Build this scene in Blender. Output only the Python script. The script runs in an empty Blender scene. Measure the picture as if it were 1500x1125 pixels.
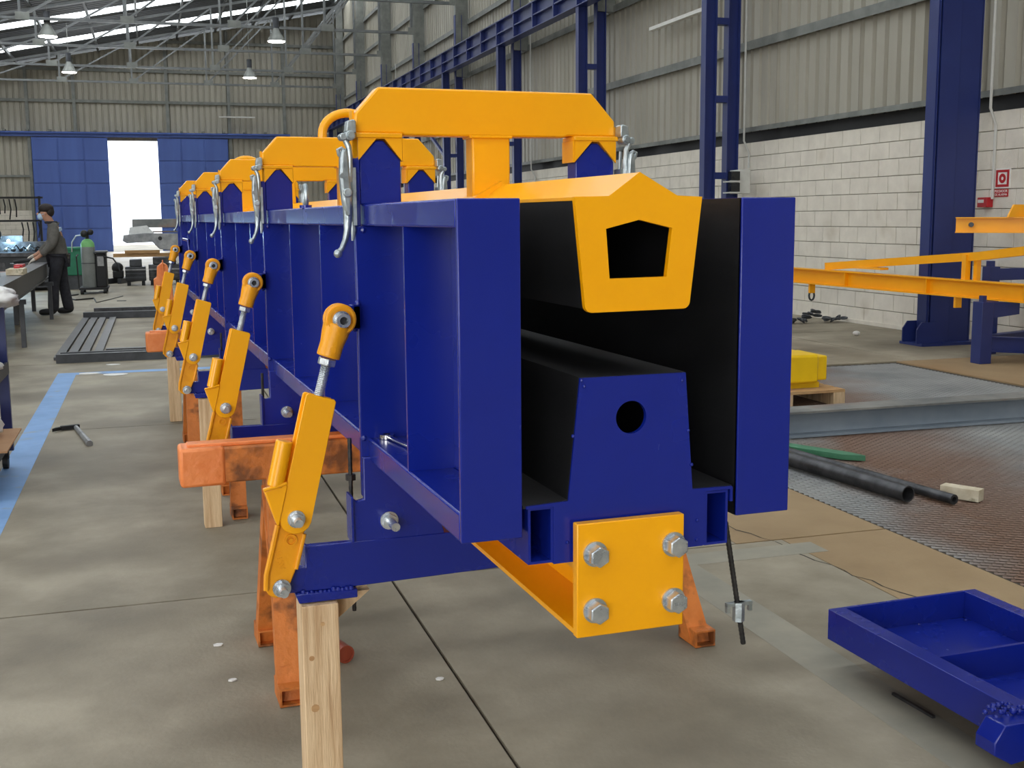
import bpy, bmesh, math, random
from mathutils import Vector, Matrix
from mathutils.geometry import tessellate_polygon
rnd = random.Random(7)
R = math.radians
scene = bpy.context.scene
COL = scene.collection

# ------------------------------------------------------------------ camera, sky, lights, exposure
def make_camera():
    yaw, pitch, roll, f = R(19.095132), R(-8.2219739), R(-0.49334995), 1694.8534
    fw = Vector((math.sin(yaw)*math.cos(pitch), math.cos(yaw)*math.cos(pitch), math.sin(pitch)))
    r = Vector((math.cos(yaw), -math.sin(yaw), 0)); u = r.cross(fw)
    c, s = math.cos(roll), math.sin(roll)
    r2 = c*r + s*u; u2 = -s*r + c*u
    m = Matrix(((r2.x, u2.x, -fw.x, 0), (r2.y, u2.y, -fw.y, 0), (r2.z, u2.z, -fw.z, 1.45), (0, 0, 0, 1)))
    cam = bpy.data.cameras.new('camera'); cam.sensor_width = 36; cam.lens = f*36/1500
    cam.clip_start = .05; cam.clip_end = 300
    o = bpy.data.objects.new('camera', cam); COL.objects.link(o); o.matrix_world = m
    scene.camera = o
make_camera()

B_ANG = 0.0332                      # the hall is turned this much against the mould
CB, SB = math.cos(B_ANG), math.sin(B_ANG)
def FW(v): return Vector(v)
def FB(v): return Vector((CB*v[0]+SB*v[1], -SB*v[0]+CB*v[1], v[2]))
MS = 0.5034                         # mould units to metres, measured from the eye point's height
def FM(v): return Vector((v[0]*MS, v[1]*MS, 1.45+(v[2]-1.45)*MS))

w = bpy.data.worlds.new('sky'); scene.world = w; w.use_nodes = True
bg = w.node_tree.nodes['Background']; bg.inputs[0].default_value = (.86, .93, 1, 1); bg.inputs[1].default_value = 2.6
SKYLIGHT_STRENGTH = 4.2
def area_light(name, loc, target, sx, sy, power, color=(1, 1, 1)):
    l = bpy.data.lights.new(name, 'AREA'); l.shape = 'RECTANGLE'; l.size = sx; l.size_y = sy
    l.energy = power; l.color = color
    o = bpy.data.objects.new(name, l); COL.objects.link(o); o.location = loc
    o.rotation_euler = (Vector(target)-Vector(loc)).to_track_quat('-Z', 'Y').to_euler()
    return o
area_light('daylight_front_door', (-6.5, -11.2, 3.0), (1.6, 4, 1.2), 7, 5.6, 640, (1, .975, .94))
area_light('daylight_rear_door', FB((-.5, 56.4, 2.6)), FB((-.5, 40, 1.5)), 2.1, 4.9, 300, (.92, .96, 1))
area_light('left_fill_light', (-10.4, 2.0, 3.0), (1, 4, 1.2), 6, 4.5, 330, (.97, .98, 1))  # fill light added on the left; the wall there has no door
scene.view_settings.view_transform = 'Standard'
scene.view_settings.look = 'None'
scene.view_settings.gamma = 1
scene.view_settings.use_curve_mapping = False
scene.view_settings.exposure = 0.22

# ------------------------------------------------------------------ materials
def lin(c):
    return tuple(((x/255)/12.92 if x/255 <= .04045 else ((x/255+.055)/1.055)**2.4) for x in c)
def mat(name, c1, c2=None, rough=.5, metal=0, scale=6, detail=4, bump=0, bscale=None, coat=0, c3=None, t3=(.62, .75), s3=1.5,
        stretch=(1, 1, 1), ramp=(.35, .65), spec=.5, rvar=.1, pos=False):
    m = bpy.data.materials.new(name); m.use_nodes = True; nt = m.node_tree; N = nt.nodes; L = nt.links
    b = N['Principled BSDF']; b.inputs['Roughness'].default_value = rough; b.inputs['Metallic'].default_value = metal
    b.inputs['Specular IOR Level'].default_value = spec
    if coat: b.inputs['Coat Weight'].default_value = coat; b.inputs['Coat Roughness'].default_value = .08
    tc = N.new('ShaderNodeTexCoord'); mp = N.new('ShaderNodeMapping'); mp.inputs['Scale'].default_value = stretch
    L.new(N.new('ShaderNodeNewGeometry').outputs['Position'] if pos else tc.outputs['Object'], mp.inputs[0])
    n1 = N.new('ShaderNodeTexNoise'); n1.inputs['Scale'].default_value = scale; n1.inputs['Detail'].default_value = detail
    n1.inputs['Roughness'].default_value = .6
    L.new(mp.outputs[0], n1.inputs['Vector'])
    cr = N.new('ShaderNodeValToRGB'); e = cr.color_ramp.elements
    e[0].position, e[1].position = ramp
    e[0].color = (*lin(c1), 1); e[1].color = (*lin(c2 or c1), 1)
    L.new(n1.outputs[0], cr.inputs[0]); out = cr.outputs[0]
    if c3:
        n3 = N.new('ShaderNodeTexNoise'); n3.inputs['Scale'].default_value = s3; n3.inputs['Detail'].default_value = 6
        L.new(mp.outputs[0], n3.inputs['Vector'])
        r3 = N.new('ShaderNodeValToRGB'); r3.color_ramp.elements[0].position, r3.color_ramp.elements[1].position = t3
        L.new(n3.outputs[0], r3.inputs[0])
        mx = N.new('ShaderNodeMix'); mx.data_type = 'RGBA'; L.new(r3.outputs[0], mx.inputs[0]); L.new(out, mx.inputs[6])
        mx.inputs[7].default_value = (*lin(c3), 1); out = mx.outputs[2]
    L.new(out, b.inputs['Base Color'])
    if rvar:
        mr = N.new('ShaderNodeMapRange'); mr.inputs[3].default_value = max(.02, rough-rvar*.5); mr.inputs[4].default_value = rough+rvar
        L.new(n1.outputs[0], mr.inputs[0]); L.new(mr.outputs[0], b.inputs['Roughness'])
    if bump:
        nb = N.new('ShaderNodeTexNoise'); nb.inputs['Scale'].default_value = bscale or scale*6; nb.inputs['Detail'].default_value = 5
        L.new(mp.outputs[0], nb.inputs['Vector'])
        bp = N.new('ShaderNodeBump'); bp.inputs['Strength'].default_value = bump; bp.inputs['Distance'].default_value = .01
        L.new(nb.outputs[0], bp.inputs['Height']); L.new(bp.outputs[0], b.inputs['Normal'])
    m.diffuse_color = (*lin(c1), 1)
    return m
def emis(name, c, s):
    m = bpy.data.materials.new(name); m.use_nodes = True; b = m.node_tree.nodes['Principled BSDF']
    b.inputs['Base Color'].default_value = (.8, .8, .8, 1)
    b.inputs['Emission Color'].default_value = (*c, 1); b.inputs['Emission Strength'].default_value = s
    return m
M = {}
M['blue'] = mat('gloss_blue_paint', (14, 32, 128), (16, 35, 134), .24, scale=3, coat=.12, bump=0)
M['bluedk'] = mat('blue_paint_column', (30, 42, 100), (36, 50, 110), .38, scale=1.2, bump=.05)
M['bluedoor'] = mat('faded_blue_sheet_paint', (70, 94, 164), (78, 104, 176), .5, scale=.7, stretch=(3, 3, .4))
M['yellow'] = mat('gloss_yellow_paint', (244, 166, 0), (248, 172, 0), .3, scale=3, coat=.12, bump=0, bscale=12)
M['yellowdk'] = mat('yellow_paint_cast', (226, 148, 4), (240, 162, 8), .38, scale=10, bump=.12, bscale=60)
M['yellow2'] = mat('yellow_paint_beam', (246, 166, 4), (252, 174, 8), .35, scale=2)
M['lemon'] = mat('lemon_yellow_paint', (232, 186, 4), (240, 196, 10), .4)
M['black'] = mat('black_form_lining', (18, 18, 20), (30, 30, 32), .5, scale=5, bump=.08, bscale=40, stretch=(1, .25, 1))
M['zinc'] = mat('zinc_plated_steel', (178, 186, 194), (216, 220, 222), .26, .8, scale=30, bump=.08)
M['zincl'] = mat('galvanised_casting', (150, 160, 164), (190, 198, 200), .36, .85, scale=24, bump=.15, bscale=90)
M['chrome'] = mat('chromed_steel', (200, 200, 200), (225, 225, 225), .12, 1)
M['steel'] = mat('dark_raw_steel', (58, 58, 60), (92, 92, 94), .42, .75, scale=9, bump=.1)
M['steell'] = mat('bare_grey_steel', (120, 122, 124), (160, 160, 160), .42, .6, scale=6)
M['rod'] = mat('oiled_rod_steel', (44, 44, 46), (70, 68, 66), .45, .7, scale=60)
M['wood'] = mat('sawn_pine', (190, 156, 118), (226, 198, 160), .75, scale=4, detail=8, stretch=(14, 14, 1.0), bump=.25, bscale=18, c3=(164, 124, 86), t3=(.6, .8), s3=2.2, spec=.25)
M['woodx'] = mat('sawn_pine_board', (176, 134, 92), (206, 168, 120), .75, scale=5, detail=8, stretch=(1.2, 12, 12), bump=.25, spec=.25)
M['woodlt'] = mat('weathered_pine_block', (190, 176, 150), (216, 206, 184), .8, scale=9, bump=.3, c3=(110, 104, 70), t3=(.58, .7), s3=12, spec=.25)
M['orange'] = mat('chipped_orange_paint', (190, 106, 40), (214, 124, 54), .55, scale=8, bump=.35, bscale=45, c3=(120, 68, 30), t3=(.5, .62), s3=9)
M['orangep'] = mat('thick_orange_paint', (226, 122, 58), (236, 140, 78), .45, scale=14, bump=.4, bscale=40)
M['rust'] = mat('rusty_grey_steel', (104, 106, 106), (140, 138, 132), .62, .2, scale=3, bump=.2, c3=(138, 84, 60), t3=(.5, .66), s3=1.1)
M['beamblue'] = mat('grey_mill_steel', (124, 136, 148), (142, 152, 162), .5, .1, scale=2.2, c3=(110, 74, 56), t3=(.6, .78), s3=1.3, bump=.1)
M['grate'] = mat('galvanised_mesh', (112, 114, 116), (142, 144, 144), .5, .45, scale=1.2, c3=(126, 74, 46), t3=(.49, .6), s3=.42)
def rust_band(m):
    nt = m.node_tree; N = nt.nodes; L = nt.links; b = N['Principled BSDF']
    g = N.new('ShaderNodeNewGeometry'); d = N.new('ShaderNodeVectorMath'); d.operation = 'DOT_PRODUCT'; d.inputs[1].default_value = (.95, -.32, 0)
    L.new(g.outputs['Position'], d.inputs[0])
    n = N.new('ShaderNodeTexNoise'); n.inputs['Scale'].default_value = 1.6; n.inputs['Detail'].default_value = 6; L.new(g.outputs['Position'], n.inputs['Vector'])
    a = N.new('ShaderNodeMath'); a.operation = 'MULTIPLY_ADD'; a.inputs[1].default_value = 1.0; L.new(n.outputs[0], a.inputs[0]); L.new(d.outputs['Value'], a.inputs[2])
    r = N.new('ShaderNodeMapRange'); r.inputs[1].default_value = RB0; r.inputs[2].default_value = RB1; L.new(a.outputs[0], r.inputs[0])
    cr = N.new('ShaderNodeValToRGB'); e = cr.color_ramp; e.elements[0].position = 0; e.elements[0].color = (0, 0, 0, 1)
    e.elements[1].position = 1; e.elements[1].color = (0, 0, 0, 1); q = e.elements.new(.3); q.color = (1, 1, 1, 1); q = e.elements.new(.62); q.color = (.8, .8, .8, 1)
    L.new(r.outputs[0], cr.inputs[0])
    src = b.inputs['Base Color'].links[0].from_socket
    mx = N.new('ShaderNodeMix'); mx.data_type = 'RGBA'; L.new(cr.outputs[0], mx.inputs[0]); L.new(src, mx.inputs[6]); mx.inputs[7].default_value = (*lin((116, 90, 74)), 1)
    L.new(mx.outputs[2], b.inputs['Base Color'])
RB0, RB1 = 2.3, 3.75
M['grate'] = mat('galvanised_mesh', (118, 119, 119), (150, 150, 147), .5, .35, scale=1.2)
rust_band(M['grate'])
M['pit'] = mat('dark_pit', (16, 15, 14), (26, 24, 22), .95)
M['floor'] = mat('worn_concrete', (126, 117, 99), (162, 153, 134), .55, scale=1.9, detail=11, bump=.12, bscale=60, c3=(104, 95, 79), t3=(.46, .72), s3=.9, rvar=.25, spec=.4)
M['floorb'] = mat('rust_stained_concrete', (144, 120, 88), (162, 138, 104), .6, scale=1.6, detail=8, bump=.12, bscale=60, c3=(134, 94, 58), t3=(.5, .75), s3=.8, spec=.35)
M['joint'] = mat('dirt_filled_joint', (58, 52, 44), (76, 68, 58), .9)
M['bluepaint'] = mat('floor_line_blue', (112, 152, 200), (128, 166, 212), .6, scale=5, c3=(146, 150, 150), t3=(.6, .78), s3=6)
M['bluefade'] = mat('worn_floor_line_blue', (134, 131, 118), (152, 146, 130), .6, scale=4)
M['block'] = mat('cream_painted_block', (216, 209, 196), (228, 221, 208), .8, scale=4, bump=.35, bscale=70, spec=.3, pos=True, c3=(190, 180, 162), t3=(.6, .8), s3=2)
M['mortar'] = mat('grey_mortar', (138, 130, 116), (158, 150, 136), .9, bump=.3)
M['clad'] = mat('beige_grey_cladding', (160, 155, 141), (172, 167, 153), .5, .1, scale=.8, stretch=(1, 1, .35), c3=(146, 140, 124), t3=(.55, .8), s3=.8)
M['roof'] = mat('grey_roof_sheet', (84, 88, 92), (98, 102, 106), .6, .1, scale=1)
M['girt'] = mat('grey_zinc_steelwork', (110, 112, 108), (134, 136, 130), .5, .3, scale=3)
M['truss'] = mat('grey_truss_steel', (100, 103, 104), (118, 120, 119), .5, .3, scale=3)
M['conduit'] = mat('light_grey_plastic', (196, 196, 190), (208, 208, 202), .4)
M['red'] = mat('red_sign_plastic', (176, 22, 32), (186, 28, 38), .4)
M['white'] = mat('white_plastic', (228, 226, 220), (236, 234, 228), .5)
M['paper'] = mat('white_polythene', (214, 212, 208), (232, 230, 226), .45, scale=12, bump=.3)
M['card'] = mat('brown_cardboard', (186, 142, 104), (200, 158, 118), .8, scale=3)
M['dark'] = mat('black_rubber', (24, 24, 26), (36, 36, 38), .6)
M['darkgrey'] = mat('dark_grey_machine_paint', (52, 54, 58), (74, 76, 80), .45, .2, scale=4)
M['green'] = mat('green_plastic', (20, 110, 78), (28, 124, 90), .5)
M['greensteel'] = mat('green_painted_bar', (60, 116, 84), (78, 134, 100), .5)
M['cylgreen'] = mat('light_green_cylinder_paint', (110, 176, 104), (122, 186, 116), .4)
M['cylgrey'] = mat('grey_cylinder_paint', (124, 128, 126), (138, 142, 140), .4)
M['skin'] = mat('skin', (176, 128, 104), (190, 142, 116), .55, scale=20)
M['hair'] = mat('dark_brown_hair', (28, 22, 20), (44, 34, 30), .7, scale=60)
M['cloth'] = mat('grey_work_jacket', (88, 86, 82), (106, 103, 98), .85, scale=12, bump=.4, bscale=20, spec=.2)
M['cloth2'] = mat('dark_work_trousers', (48, 48, 54), (62, 62, 68), .85, scale=12, bump=.4, bscale=20, spec=.2)
M['mask'] = mat('light_blue_mask', (168, 196, 224), (182, 208, 232), .8)
M['glove'] = mat('light_glove', (206, 198, 186), (220, 212, 200), .8)
M['brown'] = mat('red_brown_tube', (136, 58, 38), (156, 72, 48), .35)
M['skylight'] = emis('translucent_roof_sheet', (.9, .96, 1), SKYLIGHT_STRENGTH)
M['lamp'] = emis('lamp_glow', (1, .95, .88), 14)
M['arc'] = emis('welding_arc', (.55, .8, 1), 14)
M['ink'] = mat('black_screen', (20, 22, 26), (30, 32, 36), .2)

# ------------------------------------------------------------------ mesh builder
class MB:
    def __init__(s): s.v = []; s.f = []
    def add(s, vs, fs):
        n = len(s.v); s.v += [tuple(a) for a in vs]; s.f += [tuple(i+n for i in f) for f in fs]; return s
    def box(s, x0, x1, y0, y1, z0, z1):
        return s.add([(x, y, z) for z in (z0, z1) for y in (y0, y1) for x in (x0, x1)],
                     [(0, 2, 3, 1), (4, 5, 7, 6), (0, 1, 5, 4), (2, 6, 7, 3), (0, 4, 6, 2), (1, 3, 7, 5)])
    def prism(s, poly, ax, a0, a1, holes=()):
        # poly in the two remaining axes (in xyz order), extruded along ax
        def P(p, a):
            return (a, p[0], p[1]) if ax == 'x' else (p[0], a, p[1]) if ax == 'y' else (p[0], p[1], a)
        loops = [list(poly)]+[list(h) for h in holes]
        flat = [p for l in loops for p in l]; n = len(flat)
        vs = [P(p, a0) for p in flat]+[P(p, a1) for p in flat]
        fs = []
        if holes:
            tris = tessellate_polygon([[Vector((p[0], p[1], 0)) for p in l] for l in loops])
            for t in tris: fs.append(tuple(t)); fs.append(tuple(i+n for i in reversed(t)))
        else:
            fs.append(tuple(range(n))); fs.append(tuple(range(2*n-1, n-1, -1)))
        k = 0
        for l in loops:
            for i in range(len(l)):
                a, b = k+i, k+(i+1) % len(l); fs.append((a, b, b+n, a+n))
            k += len(l)
        return s.add(vs, fs)
    def tube(s, pts, r, n=8, caps=True, closed=False):
        pts = [Vector(p) for p in pts]; rs = r if isinstance(r, (list, tuple)) else [r]*len(pts)
        base = len(s.v); N = len(pts); up = None
        for i, p in enumerate(pts):
            if closed: d = pts[(i+1) % N]-pts[i-1]
            else: d = (pts[min(i+1, N-1)]-pts[max(i-1, 0)])
            d.normalize()
            if up is None: up = Vector((0, 0, 1)) if abs(d.z) < .9 else Vector((0, 1, 0))
            a = d.cross(up).normalized(); b = a.cross(d); up = b
            for k in range(n):
                t = 2*math.pi*k/n+math.pi/n
                s.v.append(tuple(p+rs[i]*(math.cos(t)*a+math.sin(t)*b)))
        for i in range(N if closed else N-1):
            j = (i+1) % N
            for k in range(n):
                s.f.append((base+i*n+k, base+i*n+(k+1) % n, base+j*n+(k+1) % n, base+j*n+k))
        if caps and not closed:
            s.f.append(tuple(base+k for k in reversed(range(n)))); s.f.append(tuple(base+(N-1)*n+k for k in range(n)))
        return s
    def bar(s, p0, p1, wd, ht=None, up=(0, 0, 1)):
        # rectangular bar between two points
        p0, p1 = Vector(p0), Vector(p1); d = (p1-p0).normalized(); ht = ht or wd
        u = Vector(up)
        if abs(d.dot(u)) > .95: u = Vector((0, 1, 0))
        a = d.cross(u).normalized(); b = a.cross(d)
        vs = []
        for p in (p0, p1):
            for sa, sb in ((-1, -1), (1, -1), (1, 1), (-1, 1)): vs.append(p+a*sa*wd/2+b*sb*ht/2)
        return s.add(vs, [(3, 2, 1, 0), (4, 5, 6, 7), (0, 1, 5, 4), (1, 2, 6, 5), (2, 3, 7, 6), (3, 0, 4, 7)])
    def pipe(s, p0, p1, ro, ri, n=20):
        p0, p1 = Vector(p0), Vector(p1); d = (p1-p0).normalized()
        u = Vector((0, 0, 1)) if abs(d.z) < .9 else Vector((0, 1, 0)); a = d.cross(u).normalized(); b = a.cross(d)
        vs = []
        for p in (p0, p1):
            for r in (ro, ri):
                for k in range(n):
                    t = 2*math.pi*k/n; vs.append(p+r*(math.cos(t)*a+math.sin(t)*b))
        fs = []
        for k in range(n):
            j = (k+1) % n
            fs += [(k, j, 2*n+j, 2*n+k), (n+j, n+k, 3*n+k, 3*n+j), (j, k, n+k, n+j), (2*n+k, 2*n+j, 3*n+j, 3*n+k)]
        return s.add(vs, fs)
    def hex(s, p0, p1, r): return s.tube([p0, p1], r, 6)
    def ball(s, c, r, n=10, m=6, sc=(1, 1, 1)):
        c = Vector(c); vs = [c+Vector((0, 0, r*sc[2]))]
        for i in range(1, m):
            t = math.pi*i/m
            for k in range(n):
                p = 2*math.pi*k/n
                vs.append(c+Vector((r*sc[0]*math.sin(t)*math.cos(p), r*sc[1]*math.sin(t)*math.sin(p), r*sc[2]*math.cos(t))))
        vs.append(c-Vector((0, 0, r*sc[2]))); fs = []
        for k in range(n): fs.append((0, 1+k, 1+(k+1) % n)); fs.append((len(vs)-1, 1+(m-2)*n+(k+1) % n, 1+(m-2)*n+k))
        for i in range(m-2):
            for k in range(n): fs.append((1+i*n+k, 1+(i+1)*n+k, 1+(i+1)*n+(k+1) % n, 1+i*n+(k+1) % n))
        return s.add(vs, fs)
    def ibeam(s, p0, p1, wd, ht, tf=.02, tw=.014):
        p0, p1 = Vector(p0), Vector(p1); z = Vector((0, 0, 1))
        s.bar(p0+z*(ht/2-tf/2), p1+z*(ht/2-tf/2), wd, tf); s.bar(p0-z*(ht/2-tf/2), p1-z*(ht/2-tf/2), wd, tf)
        return s.bar(p0, p1, tw, ht-2*tf)

def link(o): COL.objects.link(o); return o
def tag(o, label=None, cat=None, group=None, kind=None):
    if label: o['label'] = label
    if cat: o['category'] = cat
    if group: o['group'] = group
    if kind: o['kind'] = kind
    return o
WLOC = {}
def thing(name, base, label, cat, group=None, F=FW):
    o = link(bpy.data.objects.new(name, None)); o.empty_display_size = .1
    p = F(base); o.location = p; WLOC[o.name] = p
    return tag(o, label, cat, group)
def root_struct(name, kind='structure'):
    o = link(bpy.data.objects.new(name, None)); WLOC[o.name] = Vector((0, 0, 0)); o['kind'] = kind
    return o
def mesh_of(name, mb, m, F, org, bev=0, smooth=True):
    me = bpy.data.meshes.new(name)
    me.from_pydata([tuple(F(v)-org) for v in mb.v], [], mb.f); me.materials.append(m)
    bm = bmesh.new(); bm.from_mesh(me); bmesh.ops.recalc_face_normals(bm, faces=bm.faces); bm.to_mesh(me); bm.free()
    me.update()
    if smooth:
        me.polygons.foreach_set('use_smooth', [True]*len(me.polygons)); me.set_sharp_from_angle(angle=R(32))
    return me
def part(name, mb, m, parent, F=FW, bev=0, label=None, kind=None, smooth=True):
    org = WLOC[parent.name]
    me = mesh_of(name, mb, m, F, org, smooth=smooth)
    o = link(bpy.data.objects.new(name, me)); o.parent = parent; WLOC[o.name] = org
    if bev: bevel(o, bev)
    if label: o['label'] = label
    if kind: o['kind'] = kind
    return o
def bevel(o, wd):
    b = o.modifiers.new('edge', 'BEVEL'); b.width = wd; b.segments = 2; b.limit_method = 'ANGLE'; b.angle_limit = R(40)
def solo(name, mb, m, label, cat, base, F=FW, group=None, bev=0, kind=None):
    org = F(base); me = mesh_of(name, mb, m, F, org)
    o = link(bpy.data.objects.new(name, me)); o.location = org; WLOC[o.name] = org
    if bev: bevel(o, bev)
    return tag(o, label, cat, group, kind)
def dup(root, delta, label=None, group=None):
    r = link(root.copy()); r.location = root.location+Vector(delta); WLOC[r.name] = WLOC[root.name]+Vector(delta)
    if label: r['label'] = label
    if group: r['group'] = group
    for ch in list(root.children):
        c = link(ch.copy()); c.parent = r
        for g in list(ch.children):
            d = link(g.copy()); d.parent = c
    return r
def circ(cx, cy, r, n=20, a0=0, a1=360):
    full = abs(a1-a0) >= 360
    return [(cx+r*math.cos(R(a0+(a1-a0)*k/(n if full else n-1))), cy+r*math.sin(R(a0+(a1-a0)*k/(n if full else n-1)))) for k in range(n)]
def text_mesh(body, size, depth, matw, m, name, parent):
    cu = bpy.data.curves.new(name, 'FONT'); cu.body = body; cu.size = size; cu.extrude = depth; cu.align_x = 'CENTER'; cu.align_y = 'CENTER'
    t = bpy.data.objects.new(name, cu); COL.objects.link(t)
    dg = bpy.context.evaluated_depsgraph_get(); me = bpy.data.meshes.new_from_object(t.evaluated_get(dg))
    bpy.data.objects.remove(t); me.materials.clear(); me.materials.append(m)
    me.transform(Matrix.Translation(-WLOC[parent.name]) @ matw)
    o = link(bpy.data.objects.new(name, me)); o.parent = parent; WLOC[o.name] = WLOC[parent.name]
    return o
# ================================================================== THE HALL (building frame FB)
XW, YB, XL, YF = 9.0, 57.0, -11.0, -12.0
def roofz(x): return 9.4+.2*x
S = 'structure'
# ---- floor: cast slabs with open joints, a grated pit on the right
floor = root_struct('floor')
part('sub_base', MB().box(XL-.3, XW+.3, YF-1, YB+16, -.5, -.32), M['pit'], floor, FB)
xs = [-11.3, -7.235, -3.185, .865, 3.2]; ys = [YF-.5, -7.67, -3.62, .43, 4.48, 8.53, 12.58, 16.63, 20.68, 24.73, 28.78, 32.83, 36.88, 40.93, 44.98, 49.03, 53.08, YB+.3]
g = .006
def slab(x0, x1, y0, y1, m='floor'): part('slab', MB().box(x0+g, x1-g, y0+g, y1-g, -.3, 0), M[m], floor, FB, smooth=False)
for i in range(4):
    for j in range(len(ys)-1):
        if i == 3 and ys[j+1] < 10:
            slab(xs[i], 2.62+.25*math.sin(j), ys[j], ys[j+1]); slab(2.62+.25*math.sin(j)-2*g+.004, 3.2, ys[j], ys[j+1], 'floorb')
        else: slab(xs[i], xs[i+1], ys[j], ys[j+1])
for a, b in ((9.75, 12.58), (12.58, 16.63), (16.63, 24.73), (24.73, 32.83), (32.83, 44.98), (44.98, YB+.3)):
    slab(3.2, 7.25, a, b); slab(7.25, 9.3, a, b)
for a, b in ((YF-.5, -2), (-2, 4.48), (4.48, 9.75)): slab(7.0, 9.3, a, b, 'floorb' if b > 4 else 'floor')
slab(3.2, 7.0, YF-.5, -2)
slab(3.2, 6.1, 9.55, 9.75+2*g, 'floorb')
part('joint_fill', MB().box(XL, XW, YF, YB, -.3, -.012), M['joint'], floor, FB)
# narrow crack wandering beside the grated pit
pts = [(1110, 2.48, 4.95)]
cr = MB(); px, py = 2.47, 5.3
for k in range(26):
    nx, ny = 2.47+.30*(k/26)+rnd.uniform(-.022, .022), 5.3-2.0*(k+1)/26
    wd = rnd.uniform(.002, .006)
    cr.add([(px-wd, py, .0008), (px+wd, py, .0008), (nx+wd, ny, .0008), (nx-wd, ny, .0008)], [(0, 1, 2, 3)]); px, py = nx, ny
part('crack', cr, M['joint'], floor, FB)
# blue painted floor lines
ln = MB(); ln.box(-.905, -.735, -2, 11.63, 0, .0012)
part('painted_line', ln, M['bluepaint'], floor, FB, label='blue painted lane line running toward the camera')
part('painted_line', MB().box(-.905, 2.9, 11.63, 11.79, 0, .0012), M['bluepaint'], floor, FB, label='blue painted lane line crossing the floor')
part('painted_line', MB().box(1.95, 2.12, 2.2, 4.4, 0, .0012), M['bluefade'], floor, FB, label='worn faint blue line beside the pit')
part('painted_line', MB().box(1.95, 2.75, 4.25, 4.4, 0, .0013), M['bluefade'], floor, FB)
# ground outside the rear door
part('yard_paving', MB().box(-12, 14, YB+.3, YB+16, -.3, -.01), M['floor'], floor, FB)

# ---- expanded metal grating over the pit
gr = thing('pit_grating', (5.1, 3.9, 0), 'large expanded steel mesh grating over the floor pit, grey with a rusty brown patch', 'grating', F=FB)
CX, CY, SW = .074, .050, .0072
mesh = MB(); nx, ny = int(3.76/CX), int(11.6/CY); gx0, gy0 = 3.22, -1.9
yg = [gy0+j*CY for j in range(ny+1)]
def strand(ax, ay, bx, by):
    n = len(mesh.v); dx, dy = bx-ax, by-ay; L = math.hypot(dx, dy); ox, oy = -dy/L*SW/2, dx/L*SW/2
    mesh.v += [(ax+ox, ay+oy, -.004), (ax-ox, ay-oy, -.009), (bx-ox, by-oy, -.009), (bx+ox, by+oy, -.004),
               (ax-ox, ay-oy, -.018), (bx-ox, by-oy, -.018)]
    mesh.f += [(n, n+1, n+2, n+3), (n+1, n+4, n+5, n+2)]
for j in range(ny):
    if yg[j] < 1.6: continue
    for i in range(nx):
        x0 = gx0+i*CX; y0 = yg[j]
        if y0+CY > 9.55 and x0 < 6.1: continue
        strand(x0, y0+CY/2, x0+CX/2, y0); strand(x0+CX/2, y0, x0+CX, y0+CY/2)
        strand(x0, y0+CY/2, x0+CX/2, y0+CY); strand(x0+CX/2, y0+CY, x0+CX, y0+CY/2)
part('expanded_mesh', mesh, M['grate'], gr, FB, kind='stuff', smooth=False)
for x in (3.205, 5.1, 6.985):
    part('support_bar', MB().box(x-.01, x+.01, gy0, 9.74 if x > 6 else 9.54, -.07, -.019), M['rust'], gr, FB)
for y in (-1.9, 0, 1.9, 3.8, 5.7, 7.6, 9.5):
    part('support_bar', MB().box(3.215, 6.975, y-.01, y+.01, -.07, -.021), M['rust'], gr, FB)

# ---- cladding sheet meshes (vertical ribs, trapezoid profile)
def profile(width, pitch, depth):
    out = []; n = round(width/pitch)
    for k in range(n):
        a = k*pitch
        out += [(a, depth), (a+pitch*.66, depth), (a+pitch*.74, 0), (a+pitch*.92, 0)]
    out.append((width, depth)); return out
def sheets(parent, name, m, rows, n, start, width, place, pitch=.265, depth=.05, inst=True):
    prof = profile(width, pitch, depth)
    for z0, z1 in rows:
        for k in range(n):
            mb = MB(); vs = [(place(start+k*width+a, d+(.004 if k % 2 else 0), z)) for z in (z0, z1) for a, d in prof]
            c = len(prof); mb.add(vs, [(i, i+1, c+i+1, c+i) for i in range(c-1)])
            part(name, mb, m, parent, FB, smooth=False)
wr = root_struct('wall_right')
zt = roofz(XW)
BLK_H, BLK_L, NROW = .2133, .42, 12
part('backing_wall', MB().box(XW+.06, XW+.2, YF, YB+.2, 0, zt), M['mortar'], wr, FB)
part('mortar_bed', MB().box(XW+.006, XW+.05, YF, YB, 0, NROW*BLK_H), M['mortar'], wr, FB)
rowsR = [(2.72, 4.07), (4.07, 5.52), (5.52, 6.97), (6.97, 8.3), (8.3, 9.6), (9.6, zt)]
sheets(wr, 'cladding_sheet', M['clad'], rowsR[:3], 52, 1.88, 1.06, lambda a, d, z: (XW+.045-d, a, z))
sheets(wr, 'cladding_sheet', M['clad'], rowsR[3:], 28, 27.32, 1.06, lambda a, d, z: (XW+.045-d, a, z))
for z0, z1 in ((2.72, 4.07), (4.07, zt)):
    part('cladding_sheet', MB().box(XW+.04, XW+.05, YF, 1.88, z0, z1), M['clad'], wr, FB)
part('cladding_sheet', MB().box(XW+.04, XW+.05, 1.88, 27.32, 6.97, zt), M['clad'], wr, FB)
for z in (2.78, 4.07, 5.52, 6.97, 8.3, 9.6):
    part('girt', MB().box(XW-.12, XW+.01, YF, YB, z-.02, z).box(XW-.12, XW-.105, YF, YB, z-.13 if z > 3 else z-.07, z-.02), M['girt'], wr, FB)
part('gap_shade_strip', MB().box(XW+.01, XW+.04, YF, YB, 2.562, 2.74), M['dark'], wr, FB)  # black strip painting in the shade of the recess above the blocks
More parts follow.
